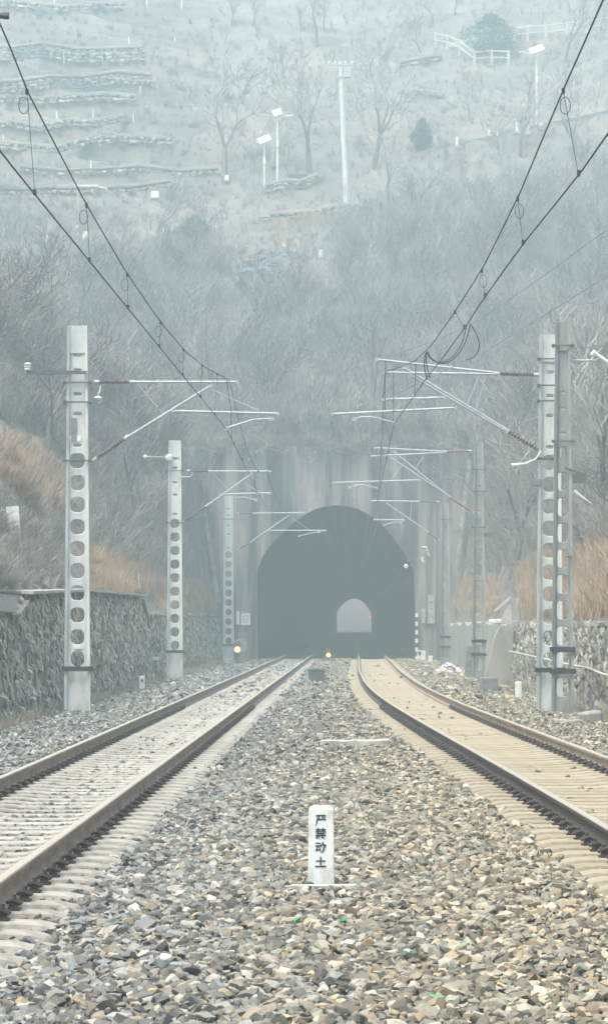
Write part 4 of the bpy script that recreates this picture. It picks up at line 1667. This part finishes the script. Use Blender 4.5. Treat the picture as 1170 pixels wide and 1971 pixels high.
tree('large bare tree with forked trunk left of the two close solar lamps', 432, 350, 85, 2).scale.x *= 1.5
tree('bare tree standing behind the right one of the two solar lamps', 598, 330, 110, 1, pale=True)
tree('broad bare tree behind the tall utility pole', 720, 330, 70, 2, pale=True)
tree('bare tree low on the hill below the terraces', 300, 470, 330, 3)
tree('slim bare tree right of the utility pole foot', 745, 400, 230, 4, pale=True)
tree('bare tree below the solar lamp at the upper right', 1000, 300, 140, 5, pale=True)
tree('bare tree right of the upper right solar lamp', 1110, 330, 130, 1, pale=True)
tree('bare tree at the top right corner beyond the fence', 1085, 120, -40, 3)
tree('bare tree at the top centre of the hill', 610, 90, -60, 4)
tree('bare tree on the left bank reaching in from the left edge', 20, 780, 450, 2)
tree('bare tree on the left bank just behind the nearest left mast', 95, 880, 600, 5)
tree('dark bare tree on the left bank between first two left masts', 240, 1010, 690, 0)
tree('bare tree on the left bank behind the second left mast', 315, 1080, 800, 3)
tree('pale bare tree on the right bank right of the twin masts', 1150, 1060, 620, 1, pale=True)
tree('pale bare tree leaning at the right edge above the wall', 1175, 960, 540, 4, pale=True)
tree('pale slender tree on the right bank left of the twin masts', 985, 1110, 720, 0, pale=True)
tree('bare tree on the right bank behind the second right mast', 945, 1030, 760, 2)
tree('bare tree above the portal at its right end', 900, 760, 600, 5)
tree('bare tree above the portal at its left end', 400, 800, 620, 4)


def points_instancer(name, label, cat, meshes, pos, scl, rot, idx):
    """one object of uncountable growth: its points carry copies of a few small plants"""
    c = bpy.data.collections.new(name + '_kinds')
    for i, me in enumerate(meshes):
        c.objects.link(bpy.data.objects.new('%s_kind_%02d' % (name, i), me))
    me = bpy.data.meshes.new(name)
    me.vertices.add(len(pos))
    me.vertices.foreach_set('co', np.asarray(pos, np.float32).ravel())
    for nm, ty, key, data in (('spin', 'FLOAT_VECTOR', 'vector', rot), ('size', 'FLOAT_VECTOR', 'vector', scl), ('kind_index', 'INT', 'value', idx)):
        a = me.attributes.new(nm, ty, 'POINT')
        a.data.foreach_set(key, np.asarray(data, np.int32 if ty == 'INT' else np.float32).ravel())
    o = link(name, me, kind='stuff')
    tag(o, label, cat)
    ng = bpy.data.node_groups.new(name, 'GeometryNodeTree')
    ng.interface.new_socket('Geometry', in_out='INPUT', socket_type='NodeSocketGeometry')
    ng.interface.new_socket('Geometry', in_out='OUTPUT', socket_type='NodeSocketGeometry')
    gi, go = ng.nodes.new('NodeGroupInput'), ng.nodes.new('NodeGroupOutput')
    ip = ng.nodes.new('GeometryNodeInstanceOnPoints')
    ci = ng.nodes.new('GeometryNodeCollectionInfo')
    ci.inputs['Collection'].default_value = c
    ci.inputs['Separate Children'].default_value = True
    ci.inputs['Reset Children'].default_value = True
    ip.inputs['Pick Instance'].default_value = True

    def named(nm, ty):
        a = ng.nodes.new('GeometryNodeInputNamedAttribute')
        a.data_type = ty
        a.inputs['Name'].default_value = nm
        return a.outputs['Attribute']
    e2r = ng.nodes.new('FunctionNodeEulerToRotation')
    ng.links.new(named('spin', 'FLOAT_VECTOR'), e2r.inputs[0])
    ng.links.new(gi.outputs[0], ip.inputs['Points'])
    ng.links.new(ci.outputs[0], ip.inputs['Instance'])
    ng.links.new(named('kind_index', 'INT'), ip.inputs['Instance Index'])
    ng.links.new(e2r.outputs[0], ip.inputs['Rotation'])
    ng.links.new(named('size', 'FLOAT_VECTOR'), ip.inputs['Scale'])
    ng.links.new(ip.outputs[0], go.inputs[0])
    mod = o.modifiers.new('growth', 'NODES')
    mod.node_group = ng
    return o


def joined_tree(i, pale):
    tm, cm, cp, top = TREES[i % len(TREES)]
    vs, fs, k = [], [], 0
    for me in (tm, cp if pale else cm):
        n = len(me.vertices)
        a = np.empty(n * 3, np.float32)
        me.vertices.foreach_get('co', a)
        b = np.empty(len(me.loops), np.int32)
        me.loops.foreach_get('vertex_index', b)
        if me is tm:
            b = b.reshape(-1, 4)
        else:
            b = b.reshape(-1, 4)
        vs.append(a.reshape(-1, 3) / top)
        fs.append(b + k)
        k += n
    return np_mesh('sapling', np.concatenate(vs), np.concatenate(fs), 'twig_pale' if pale else 'bark')


def shrub_mesh(seed, mat, stems=9, twigs=9, h=1.0, r0=.012):
    r = random.Random(seed)
    segs = []
    for i in range(stems):
        a = r.uniform(0, 6.28)
        lean = r.uniform(.1, .7)
        p = Vector((r.uniform(-.12, .12), r.uniform(-.12, .12), -.1))
        d = Vector((math.cos(a) * lean, math.sin(a) * lean, 1)).normalized()
        L = h * r.uniform(.6, 1.0)
        pts = [p]
        for k in range(3):
            d = (d + rnd_perp(d, r) * .2).normalized()
            pts.append(pts[-1] + d * L / 3)
        for k in range(3):
            segs.append((*pts[k], *pts[k + 1], r0 * (1 - .25 * k), r0 * (.75 - .25 * k) + .001))
        for t in range(twigs):
            k = r.randint(0, 2)
            q = pts[k].lerp(pts[k + 1], r.random())
            td = ((pts[k + 1] - pts[k]).normalized() + rnd_perp(d, r) * r.uniform(.4, 1.1)).normalized()
            l2 = L * r.uniform(.15, .42)
            e = q + td * l2
            segs.append((*q, *e, r0 * .5, r0 * .2))
            if r.random() < .7:
                td2 = (td + rnd_perp(td, r) * .8).normalized()
                segs.append((*q.lerp(e, .5), *(q.lerp(e, .5) + td2 * l2 * .6), r0 * .35, r0 * .18))
    V, Fq = seg_mesh(segs, 3)
    return np_mesh('shrub', V, Fq, mat)


def tuft_mesh(seed, mat, blades=46, h=1.0):
    r = random.Random(seed)
    segs = []
    for i in range(blades):
        a, q = r.uniform(0, 6.28), r.uniform(0, .35)
        p = Vector((q * math.cos(a), q * math.sin(a), -.08))
        b = r.uniform(0, 6.28)
        ln = r.uniform(.05, .5)
        m_ = p + Vector((math.cos(b) * ln * .3, math.sin(b) * ln * .3, h * r.uniform(.35, .6)))
        e = m_ + Vector((math.cos(b) * ln * .6, math.sin(b) * ln * .6, h * r.uniform(.15, .45)))
        segs.append((*p, *m_, .010, .008))
        segs.append((*m_, *e, .008, .002))
    V, Fq = seg_mesh(segs, 3)
    return np_mesh('tuft', V, Fq, mat)


def in_poly(px, py, poly):
    res = np.zeros(len(px), bool)
    n = len(poly)
    for i in range(n):
        (x0, y0), (x1, y1) = poly[i], poly[(i + 1) % n]
        c = ((y0 > py) != (y1 > py)) & (px < (x1 - x0) * (py - y0) / (y1 - y0 + 1e-9) + x0)
        res ^= c
    return res


def sample_px(poly, n):
    xs = [p[0] for p in poly]
    ys = [p[1] for p in poly]
    px, py = rng.uniform(min(xs), max(xs), n * 3), rng.uniform(min(ys), max(ys), n * 3)
    ok = in_poly(px, py, poly)
    return px[ok][:n], py[ok][:n]


def grow_patch(name, label, cat, meshes, spec):
    """spec: list of (pixel polygon, count, size range)"""
    P, S = [], []
    for poly, n, (s0, s1) in spec:
        px, py = sample_px(poly, n)
        h = hits(px, py)
        ok = ~np.isnan(h[:, 0])
        if name in ('brushwood', 'leafless_saplings'):       # open ground round the rubbish tip
            ok &= ~((px > 430) & (px < 660) & (py > 440) & (py < 590) & (rng.uniform(0, 1, len(px)) > .12))
        ok &= (h[:, 0] < WALL_LX - .2) | (h[:, 0] > WALL_RX + .2) | (h[:, 1] > 193.2)
        h = h[ok]
        P.append(h)
        s = rng.uniform(s0, s1, len(h))
        S.append(np.stack([s * rng.uniform(.8, 1.3, len(h)), s * rng.uniform(.8, 1.3, len(h)), s], 1))
    P, S = np.concatenate(P), np.concatenate(S)
    n = len(P)
    R = np.stack([rng.normal(0, .12, n), rng.normal(0, .12, n), rng.uniform(0, 6.28, n)], 1)
    return points_instancer(name, label, cat, meshes, P, S, R, rng.integers(0, len(meshes), n))


SH = [shrub_mesh(60 + i, 'twig' if i < 4 else 'twig_pale') for i in range(6)]
SHP = [shrub_mesh(80 + i, 'twig_pale') for i in range(4)]
SAP = [joined_tree(i, i % 3 == 0) for i in range(6)]
GR = [tuft_mesh(90 + i, 'dry_grass') for i in range(4)]
ST = [tuft_mesh(95 + i, 'straw', 24) for i in range(3)]
grow_patch('brushwood', 'grey brown leafless brushwood covering the slope above the portal', 'brushwood', SH, [
    ([(-30, 560), (330, 500), (520, 480), (700, 430), (1200, 330), (1200, 700), (930, 860), (330, 860), (-30, 700)], 5200, (.9, 3.0)),
    ([(-30, 600), (340, 700), (360, 1120), (170, 1090), (110, 860), (-30, 800)], 1100, (.6, 1.9)),
    ([(-30, 990), (130, 990), (130, 1135), (-30, 1145)], 500, (.3, .9)),
    ([(-30, 870), (60, 880), (125, 950), (125, 1005), (-30, 1000)], 160, (.5, 1.3)),
    ([(1000, 1100), (1200, 1060), (1200, 1190), (1010, 1190)], 120, (.4, 1.1)),
    ([(330, 838), (930, 838), (930, 858), (330, 858)], 260, (.6, 1.8)),
    ([(880, 800), (1200, 600), (1200, 1070), (900, 1120)], 900, (.8, 1.9)),
    ([(-30, -60), (1200, -60), (1200, 330), (700, 430), (330, 500), (-30, 560)], 2200, (.2, .95)),
])
grow_patch('leafless_saplings', 'leafless saplings growing through the brushwood above the portal', 'saplings', SAP, [
    ([(-30, 580), (330, 520), (520, 500), (700, 450), (1200, 350), (1200, 700), (930, 830), (330, 830), (-30, 700)], 170, (2.2, 5.5)),
    ([(-30, 600), (340, 700), (350, 1080), (170, 1060), (110, 850), (-30, 800)], 34, (1.6, 3.6)),
    ([(900, 800), (1200, 620), (1200, 1060), (920, 1100)], 34, (1.6, 3.6)),
    ([(260, -40), (1200, -40), (1200, 330), (700, 430), (330, 480)], 60, (1.5, 4.0)),
])
grow_patch('pale_brush', 'pale leafless brush scattered over the terraced hill', 'brushwood', SHP, [
    ([(250, 60), (1200, -60), (1200, 330), (700, 440), (330, 520), (200, 460)], 900, (.2, 1.2)),
    ([(-30, -60), (400, -60), (400, 420), (-30, 470)], 700, (.15, .7)),
    ([(940, 640), (1200, 560), (1200, 1080), (1000, 1080)], 260, (.8, 1.8)),
    ([(-30, 420), (250, 420), (250, 560), (-30, 620)], 300, (.7, 1.6)),
])
grow_patch('dry_grass', 'orange dry grass growing in patches on the cutting banks', 'grass', GR, [
    ([(-30, 860), (60, 880), (125, 950), (125, 1005), (60, 1000), (-30, 960)], 900, (.25, 1.2)),
    ([(170, 1075), (290, 1110), (290, 1150), (180, 1140)], 260, (.25, 1.0)),
    ([(300, 1120), (420, 1140), (420, 1180), (300, 1180)], 160, (.25, .8)),
    ([(1000, 1120), (1060, 1090), (1200, 1060), (1200, 1190), (1010, 1190)], 1500, (.25, 1.1)),
    ([(870, 1130), (960, 1120), (960, 1190), (880, 1190)], 260, (.4, .8)),
    ([(220, 520), (420, 540), (420, 570), (220, 560)], 120, (.6, 1.0)),
    ([(520, 420), (680, 410), (650, 440), (500, 450)], 120, (.5, .9)),
])
# brush hanging over the top of the portal wall and its two ends
n = 420
xx = rng.uniform(-11.5, 9.0, n)
P = np.stack([xx, rng.uniform(192.2, 193.2, n), 11.45 + .5 * np.maximum(0, np.abs(xx + 1) - 8.3) + rng.uniform(-.2, .15, n)], 1)
m_ = 160
xe = np.where(rng.uniform(0, 1, m_) < .5, rng.uniform(-10.2, -7.9, m_), rng.uniform(6.1, 8.4, m_))
P = np.concatenate([P, np.stack([xe, rng.uniform(190.8, 192.2, m_), rng.uniform(2.2, 10.5, m_)], 1)])
n = len(P)
s_ = rng.uniform(.5, 1.5, n)
points_instancer('overhanging_brush', 'leafless brush hanging over the portal top and sides', 'brushwood', SH, P, np.stack([s_, s_, s_], 1),
                 np.stack([rng.normal(.5, .7, n), rng.normal(0, .6, n), rng.normal(0, .5, n)], 1), rng.integers(0, len(SH), n))
# straw along the feet of the walls
P = []
for i in range(420):
    if i % 3:
        y = rng.uniform(62, 180)
        P.append((-6.75 + rng.normal(0, .12), y, -.5))
    else:
        y = rng.uniform(62, 150)
        P.append((5.35 + rng.normal(0, .12), y, -.42))
P = np.array(P)
n = len(P)
points_instancer('straw_grass', 'thin straw coloured grass along the feet of the walls', 'grass', ST, P, np.repeat(rng.uniform(.25, .6, (n, 1)), 3, 1),
                 np.stack([np.zeros(n), np.zeros(n), rng.uniform(0, 6.28, n)], 1), rng.integers(0, 3, n))


# broken rock on the bare face of the left bank
px, py = sample_px([(-30, 985), (135, 1000), (135, 1135), (-30, 1150)], 700)
h = hits(px, py)
h = h[(~np.isnan(h[:, 0])) & (h[:, 0] < WALL_LX - .3)]
n = len(h)
s_ = rng.uniform(.08, .38, n)
V, Fc, TT = scatter(HULLS, h, np.stack([s_ * 1.1, s_ * 1.3, s_ * .9], 1), rng.normal(0, .6, (n, 3)), PAL_W[rng.integers(0, len(PAL_W), n)] * rng.uniform(.9, 1.9, (n, 1)))
o = link('bank_rocks', np_mesh('bank_rocks', V, Fc, 'wall_stone', TT), kind='stuff')
tag(o, 'broken grey rock on the bare left bank', 'rock')


def evergreen(label, px, py_base, py_top, wide):
    c = hit(px, py_base)
    h = (py_base - py_top) / F * c.y
    w_ = wide / F * c.y
    root = thing('evergreen_bush', label, 'bush', c, 'evergreen bushes')
    segs = []
    r = random.Random(int(px))
    mb = MB()
    mb.tube(c + Vector((0, 0, -.3)), c + Vector((0, 0, h * .7)), .10, .04, 6)
    mb.build('trunk', 'bark', root, c)
    n = 2400
    a = rng.uniform(0, 6.28, n)
    q = rng.uniform(0, 1, n) ** .5
    z = rng.uniform(.08, 1, n)
    prof_ = np.sin(np.clip(z, 0, 1) * math.pi * .86 + .35) * (1 + .25 * np.sin(a * 3 + z * 9))
    x, y = q * np.cos(a) * w_ / 2 * prof_, q * np.sin(a) * w_ / 2 * prof_
    d = rng.normal(0, 1, (n, 3)) + np.array([0, 0, .3])
    d /= np.linalg.norm(d, axis=1, keepdims=True)
    p0 = np.stack([x, y, z * h], 1)
    S_ = np.concatenate([p0, p0 + d * rng.uniform(.15, .35, (n, 1)), np.full((n, 1), .05), np.full((n, 1), .01)], 1)
    V, Fq = seg_mesh(S_, 3)
    link('foliage', np_mesh('foliage', V, Fq, 'evergreen'), root)
    return root


evergreen('soft green evergreen bush behind the upper fence', 945, 112, 30, 110)
evergreen('dark evergreen bush beside the hillside path', 812, 300, 238, 38)
evergreen('low dark bush at the foot of the terraces, right of the table', 375, 475, 420, 70)

# ------------------------------------------------------------------ hill furniture
def solar_lamp(label, px, base, top, arm_dx, panel_px):
    c = hit(px, base)
    s = c.y / F
    h = (base - top) * s
    root = thing('solar_lamp', label, 'street lamp', c, 'solar street lamps')
    mb = MB()
    mb.tube(c + Vector((0, 0, -.2)), c + Vector((0, 0, h)), .10, .065, 8)
    mb.build('pole', 'white', root, c)
    mb = MB()
    mb.box(c + Vector((0, -.1, h + .12)), (panel_px * s, 1.0, .06), rx=.6, ry=-.35)
    mb.build('solar_panel', 'panel', root, c)
    mb = MB()
    e = c + Vector((arm_dx * s, -.3, h - .15))
    mb.path([c + Vector((0, 0, h - .55)), c + Vector((arm_dx * s * .5, -.15, h - .25)), e], .04, 6)
    a = mb.build('arm', 'white', root, c)
    mb = MB()
    mb.bevel_box(e, (.55, .22, .09), .02)
    mb.build('lamp_head', 'white', a, c)
    mb = MB()
    mb.bevel_box(c + Vector((0, -.12, h * .6)), (.22, .18, .5), .02)
    mb.build('battery_box', 'white', root, c)


solar_lamp('white solar street lamp at the upper right with tilted panel', 1032, 240, 100, -28, 28)
solar_lamp('taller solar street lamp of the two close together', 534, 365, 222, 24, 17)
solar_lamp('shorter solar street lamp, left of the two close together', 509, 372, 275, -10, 24)
# utility pole
c = hit(668, 402)
s = c.y / F
root = thing('utility_pole', 'tall leaning concrete utility pole with cross arm in the middle of the hill', 'utility pole', c)
h = 280 * s
topv = c + Vector((-13 * s, 0, h))
mb = MB()
mb.tube(c + Vector((0, 0, -.3)), topv, .26, .17, 10)
mb.build('pole', 'mast', root, c)
mb = MB()
mb.box(topv + Vector((0, -.2, -.3)), (1.9, .1, .1))
mb.box(topv + Vector((.2, -.2, -1.2)), (1.0, .1, .1))
ca = mb.build('cross_arm', 'steel', root, c)
for dx in (-.9, -.4, .4, .9):
    mb = MB()
    q = topv + Vector((dx, -.2, -.25))
    mb.path([q, q + Vector((0, 0, .12)), q + Vector((0, 0, .22))], [.05, .10, .05], 8)
    mb.build('pin_insulator', 'white', ca, c)
mb = MB()
mb.bevel_box(topv + Vector((.55, -.1, -.9)), (.55, .5, .8), .05)
mb.build('transformer', 'steel', root, c)
for i, (x0, y0, x1, y1) in enumerate(((655, 128, 1200, 60), (655, 135, -30, 230))):
    a = topv + Vector((.4 if i == 0 else -.4, -.2, .0))
    b = pt(x1, y1, c.y + (45 if i == 0 else -5))
    pts = [a.lerp(b, t) - Vector((0, 0, 3.0 * t * (1 - t))) for t in np.linspace(0, 1, 9)]
    cable('power_wire', ['thin power wire from utility pole to the right', 'thin power wire from utility pole to the left'][i], 'wire', pts, .012, 'wire_pale')


def rail_fence(label, pxs, n_rails=2, post_h=1.25):
    pts = [hit(*p) for p in pxs]
    root = thing('rail_fence', label, 'fence', pts[0], 'rail fences on the hill')
    og = root.location
    for p in pts:
        mb = MB()
        mb.bevel_box(p + Vector((0, 0, post_h / 2 - .1)), (.24, .24, post_h + .2), .03)
        mb.build('post', 'slab', root, og)
    for a, b in zip(pts[:-1], pts[1:]):
        for k in range(n_rails):
            z = post_h * (.9 - .45 * k)
            mb = MB()
            mb.tube(a + Vector((0, 0, z)), b + Vector((0, 0, z)), .065, n=6)
            mb.build('rail', 'slab', root, og)


rail_fence('pale rail fence stepping down below the evergreen on the hill', [(838, 92), (860, 93), (884, 108), (912, 126), (946, 128), (978, 127)])
rail_fence('pale rail fence at the far upper right of the hill', [(988, 80), (1015, 79), (1050, 75), (1090, 70), (1130, 66), (1175, 62)])

# kerb wall of the hillside path with its posts
pth = [hit(x, y) for x, y in ((790, 306), (840, 294), (880, 284), (930, 272), (980, 260), (1030, 248), (1090, 236), (1180, 220))]
root = thing('path_kerb', 'low pale kerb wall along the path on the right of the hill', 'kerb', pth[0])
for a, b in zip(pth[:-1], pth[1:]):
    mb = MB()
    mb.add([a + Vector((0, 0, -.5)), b + Vector((0, 0, -.5)), b + Vector((0, .4, -.5)), a + Vector((0, .4, -.5)), a + Vector((0, 0, .25)), b + Vector((0, 0, .25)), b + Vector((0, .4, .25)), a + Vector((0, .4, .25))],
           [(3, 2, 1, 0), (4, 5, 6, 7), (0, 1, 5, 4), (1, 2, 6, 5), (2, 3, 7, 6), (3, 0, 4, 7)])
    mb.build('kerb_section', 'terrace', root, root.location)
for i, (x, y) in enumerate(((879, 286), (940, 266), (957, 268), (994, 254), (1014, 256), (1040, 250))):
    c = hit(x, y)
    root = thing('path_post', ['short white post standing alone at left end of path kerb', 'tall pale post second along the path kerb', 'low pale post beside the tall kerb post',
                               'white post just left of upper right solar lamp', 'white block at the foot of the upper right solar lamp', 'white block right of the upper right solar lamp'][i], 'post', c, 'posts along the hillside path')
    mb = MB()
    mb.bevel_box(c + Vector((0, -.2, .25)), (.22 + .15 * (i > 3), .22, .9 - .3 * (i % 3)), .03, taper=.9)
    mb.build('shaft', 'white', root, c)
    mb = MB()
    mb.box(c + Vector((0, -.2, -.12)), (.5, .5, .2))
    mb.build('footing', 'slab', root, c)

# dry stone terrace walls
hvT = [hull_variant(900 + i, 10, (1.1, .8, 1.1)) for i in range(10)]


def terrace_wall(label, pxs, height, mat='wall_stone', bright=1.15):
    pts = [hit(*p) for p in pxs]
    root = thing('terrace_wall', label, 'wall', pts[0], 'dry stone terrace walls')
    og = np.array(root.location)
    P, S = [], []
    for a, b in zip(pts[:-1], pts[1:]):
        L = (b - a).length
        x = 0
        while x < L:
            wst = random.uniform(.3, .7)
            rows = max(1, int(height / .3))
            for r in range(rows):
                q = a.lerp(b, (x + random.uniform(0, .2)) / L)
                P.append((q.x, q.y - .25 - random.uniform(0, .08) + .08 * r, q.z + .1 + r * .3))
                S.append((wst * 1.05, .5, .33 * random.uniform(.8, 1.15)))
            x += wst
    P, S = np.array(P), np.array(S)
    n = len(P)
    T = np.array([[.24, .225, .2], [.19, .18, .165], [.29, .27, .23]])[rng.integers(0, 3, n)] * rng.uniform(.7, 1.3, (n, 1)) * bright
    V, Fc, TT = scatter(hvT, P - og, S, np.stack([rng.normal(0, .1, n), rng.normal(0, .1, n), rng.normal(0, .15, n)], 1), T)
    o = link('wall_stones', np_mesh('wall_stones', V, Fc, mat, TT), root, kind='stuff')
    o.name = 'wall_stones'
    # pale earth ledge on top of the wall, a closed slab that runs back into the slope
    mb = MB()
    for a, b in zip(pts[:-1], pts[1:]):
        t = height - .03
        c8 = [a + Vector((0, -.18, t - .12)), b + Vector((0, -.18, t - .12)), b + Vector((0, .9, t - .12)), a + Vector((0, .9, t - .12)),
              a + Vector((0, -.18, t)), b + Vector((0, -.18, t)), b + Vector((0, .9, t + .35)), a + Vector((0, .9, t + .35))]
        mb.add(c8, [(3, 2, 1, 0), (4, 5, 6, 7), (0, 1, 5, 4), (1, 2, 6, 5), (2, 3, 7, 6), (3, 0, 4, 7)])
    mb.build('earth_ledge', 'hill', root, root.location)
    return root


def jag(x0, x1, y0, y1, n=6):
    return [(x0 + (x1 - x0) * i / (n - 1), y0 + (y1 - y0) * i / (n - 1) + random.uniform(-1.5, 1.5)) for i in range(n)]


terrace_wall('topmost dry stone terrace wall at the upper left', jag(-40, 240, 30, 22), .6)
terrace_wall('wide pale terrace wall second from the top on the left', jag(-40, 275, 130, 122), 1.3)
terrace_wall('pale terrace wall third from the top on the left', jag(-40, 292, 182, 172), 1.1)
terrace_wall('low terrace wall fourth from the top on the left', jag(-40, 260, 214, 208), .6)
terrace_wall('low terrace wall fifth from the top on the left', jag(-40, 240, 262, 252), .6)
terrace_wall('low terrace wall sixth from the top on the left', jag(-40, 330, 300, 292), .6)
terrace_wall('low terrace wall seventh from the top, by the big bare tree', jag(40, 420, 344, 340), .5)
terrace_wall('lowest terrace wall on the left behind the table', jag(-40, 330, 378, 372), .5)
terrace_wall('pale stone ledge under the two close solar lamps', jag(510, 610, 372, 360, 4), .7)
terrace_wall('tan earth ledge below the utility pole', jag(515, 690, 432, 408, 5), .6)
terrace_wall('short pale ledge on the hill left of the evergreen', jag(770, 850, 130, 118, 4), .5)
terrace_wall('short pale ledge in the middle right of the hill', jag(770, 850, 186, 190, 4), .4)

# stakes on the terraces
rows = [((35, 12), (105, 10), (283, 10), (350, 12)), ((250, 80), (337, 80)), ((124, 124), (198, 120)), ((77, 178), (270, 180)), ((111, 226), (180, 226), (258, 236)), ((193, 276), (6, 274)), ((175, 333), (375, 332)), ((9, 450), (374, 432))]
order_w = ['top', 'second', 'third', 'fourth', 'fifth', 'sixth', 'seventh', 'lowest']
for r, row in enumerate(rows):
    for i, (x, y) in enumerate(sorted(row)):
        c = hit(x, y + 8)
        root = thing('stake', 'small white stake in the %s row on the left hill, %s from left' % (order_w[r], ['first', 'second', 'third', 'fourth'][i]), 'stake', c, 'white stakes on the terraces')
        mb = MB()
        mb.tube(c + Vector((0, 0, -.2)), c + Vector((random.uniform(-.08, .08), 0, random.uniform(.6, .9))), .085, .06, 6)
        mb.build('shaft', 'white', root, c)
        mb = MB()
        mb.box(c + Vector((0, 0, .0)), (.24, .2, .14))
        mb.build('collar', 'slab', root, c)

# table frame, blocks, debris
c = hit(168, 412)
s = c.y / F
root = thing('open_shelter', 'small open shelter frame with flat white top on the left hill', 'shelter', c)
og = c
for dx in (-17, 15):
    mb = MB()
    mb.tube(c + Vector((dx * s, 0, -.3)), c + Vector((dx * s, 0, 46 * s)), .09, n=6)
    mb.build('leg', 'slab', root, og)
mb = MB()
mb.box(c + Vector((0, 0, 48 * s)), (46 * s, 1.2, .14))
mb.build('top', 'white', root, og)
mb = MB()
mb.box(c + Vector((30 * s, .2, 46 * s)), (18 * s, .5, .12), ry=.2)
mb.build('loose_sheet', 'white', root, og)
for i, (x, y, w_, h_, lb) in enumerate(((299, 384, 16, 13, 'pale square block on the terraced hill right of the shelter'), (89, 470, 9, 15, 'pale block on the hill left of the shelter'),
                                        (165, 466, 10, 16, 'pale block directly below the shelter'), (152, 442, 12, 6, 'low white dome shaped stone under the shelter'),
                                        (437, 348, 8, 10, 'small white block at the foot of the big bare tree'), (617, 498, 9, 16, 'white rag shaped block right of the cream debris'),
                                        (575, 352, 40, 12, 'dark flat hutch behind the two close solar lamps'))):
    c = hit(x, y)
    s = c.y / F
    root = thing('hill_block', lb, 'block', c, 'loose blocks on the hill')
    mb = MB()
    mb.bevel_box(c + Vector((0, -.1, h_ * s / 2)), (w_ * s, .35, h_ * s), .04, taper=.9, rz=random.uniform(-.2, .2))
    mb.build('body', 'evergreen' if i == 6 else 'white', root, c)
    mb = MB()
    mb.box(c + Vector((0, -.1, .02)), (w_ * s * 1.15, .5, .12))
    mb.build('base', 'slab', root, c)
c = hit(550, 486)
s = c.y / F
root = thing('cream_debris', 'bent cream coloured sheet lying on the rubbish slope', 'debris', c)
mb = MB()
mb.box(c + Vector((-6 * s, -.1, 8 * s)), (8 * s, .3, 18 * s), ry=.25)
mb.build('upright_piece', 'cream', root, c)
mb = MB()
mb.box(c + Vector((8 * s, -.15, 6 * s)), (26 * s, .3, 7 * s), ry=.5)
mb.build('fallen_piece', 'cream', root, c)
c = hit(525, 525)
s = c.y / F
root = thing('rubbish_tip', 'dark blue rubbish tip with pale tangled strips on the slope', 'rubbish', c)
for i in range(26):
    x, y = rng.normal(0, 38), rng.uniform(-8, 42)
    p = hit(525 + x, 525 - y)
    v, f = hvT[i % 10]
    o = link('bag', np_mesh('bag', v, f, ('blue', 'grey_box', 'twig')[i % 3]), root, p - c + Vector((0, 0, .15)))
    sc_ = rng.uniform(.5, 1.3)
    o.scale = (sc_ * 1.4, sc_, sc_ * .7)
for i in range(14):
    p = hit(530 + rng.normal(0, 14), 520 + rng.normal(0, 12))
    mb = MB()
    q = p + Vector((0, -.4, .5))
    pts = [q]
    for k_ in range(4):
        pts.append(pts[-1] + Vector((rng.normal(0, .35), rng.normal(0, .15), rng.normal(.05, .25))))
    mb.path(pts, .03, 5)
    mb.build('pale_strip', 'wire_pale', root, c)

# ------------------------------------------------------------------ haze
mb = MB()
mb.box((0, 415, 59), (340, 900, 123))
hz_o = mb.build('haze', 'white')
hz_o['kind'] = 'stuff'
tag(hz_o, 'pale grey haze filling the whole valley', 'haze')
hm = bpy.data.materials.new('haze_air')
hm.use_nodes = True
hn = hm.node_tree
hn.nodes.clear()
pv = hn.nodes.new('ShaderNodeVolumePrincipled')
pv.inputs['Color'].default_value = (*HAZE_COLOR, 1)
pv.inputs['Density'].default_value = HAZE_DENSITY
pv.inputs['Anisotropy'].default_value = 0.1
ho = hn.nodes.new('ShaderNodeOutputMaterial')
hn.links.new(pv.outputs[0], ho.inputs['Volume'])
hz_o.data.materials.clear()
hz_o.data.materials.append(hm)
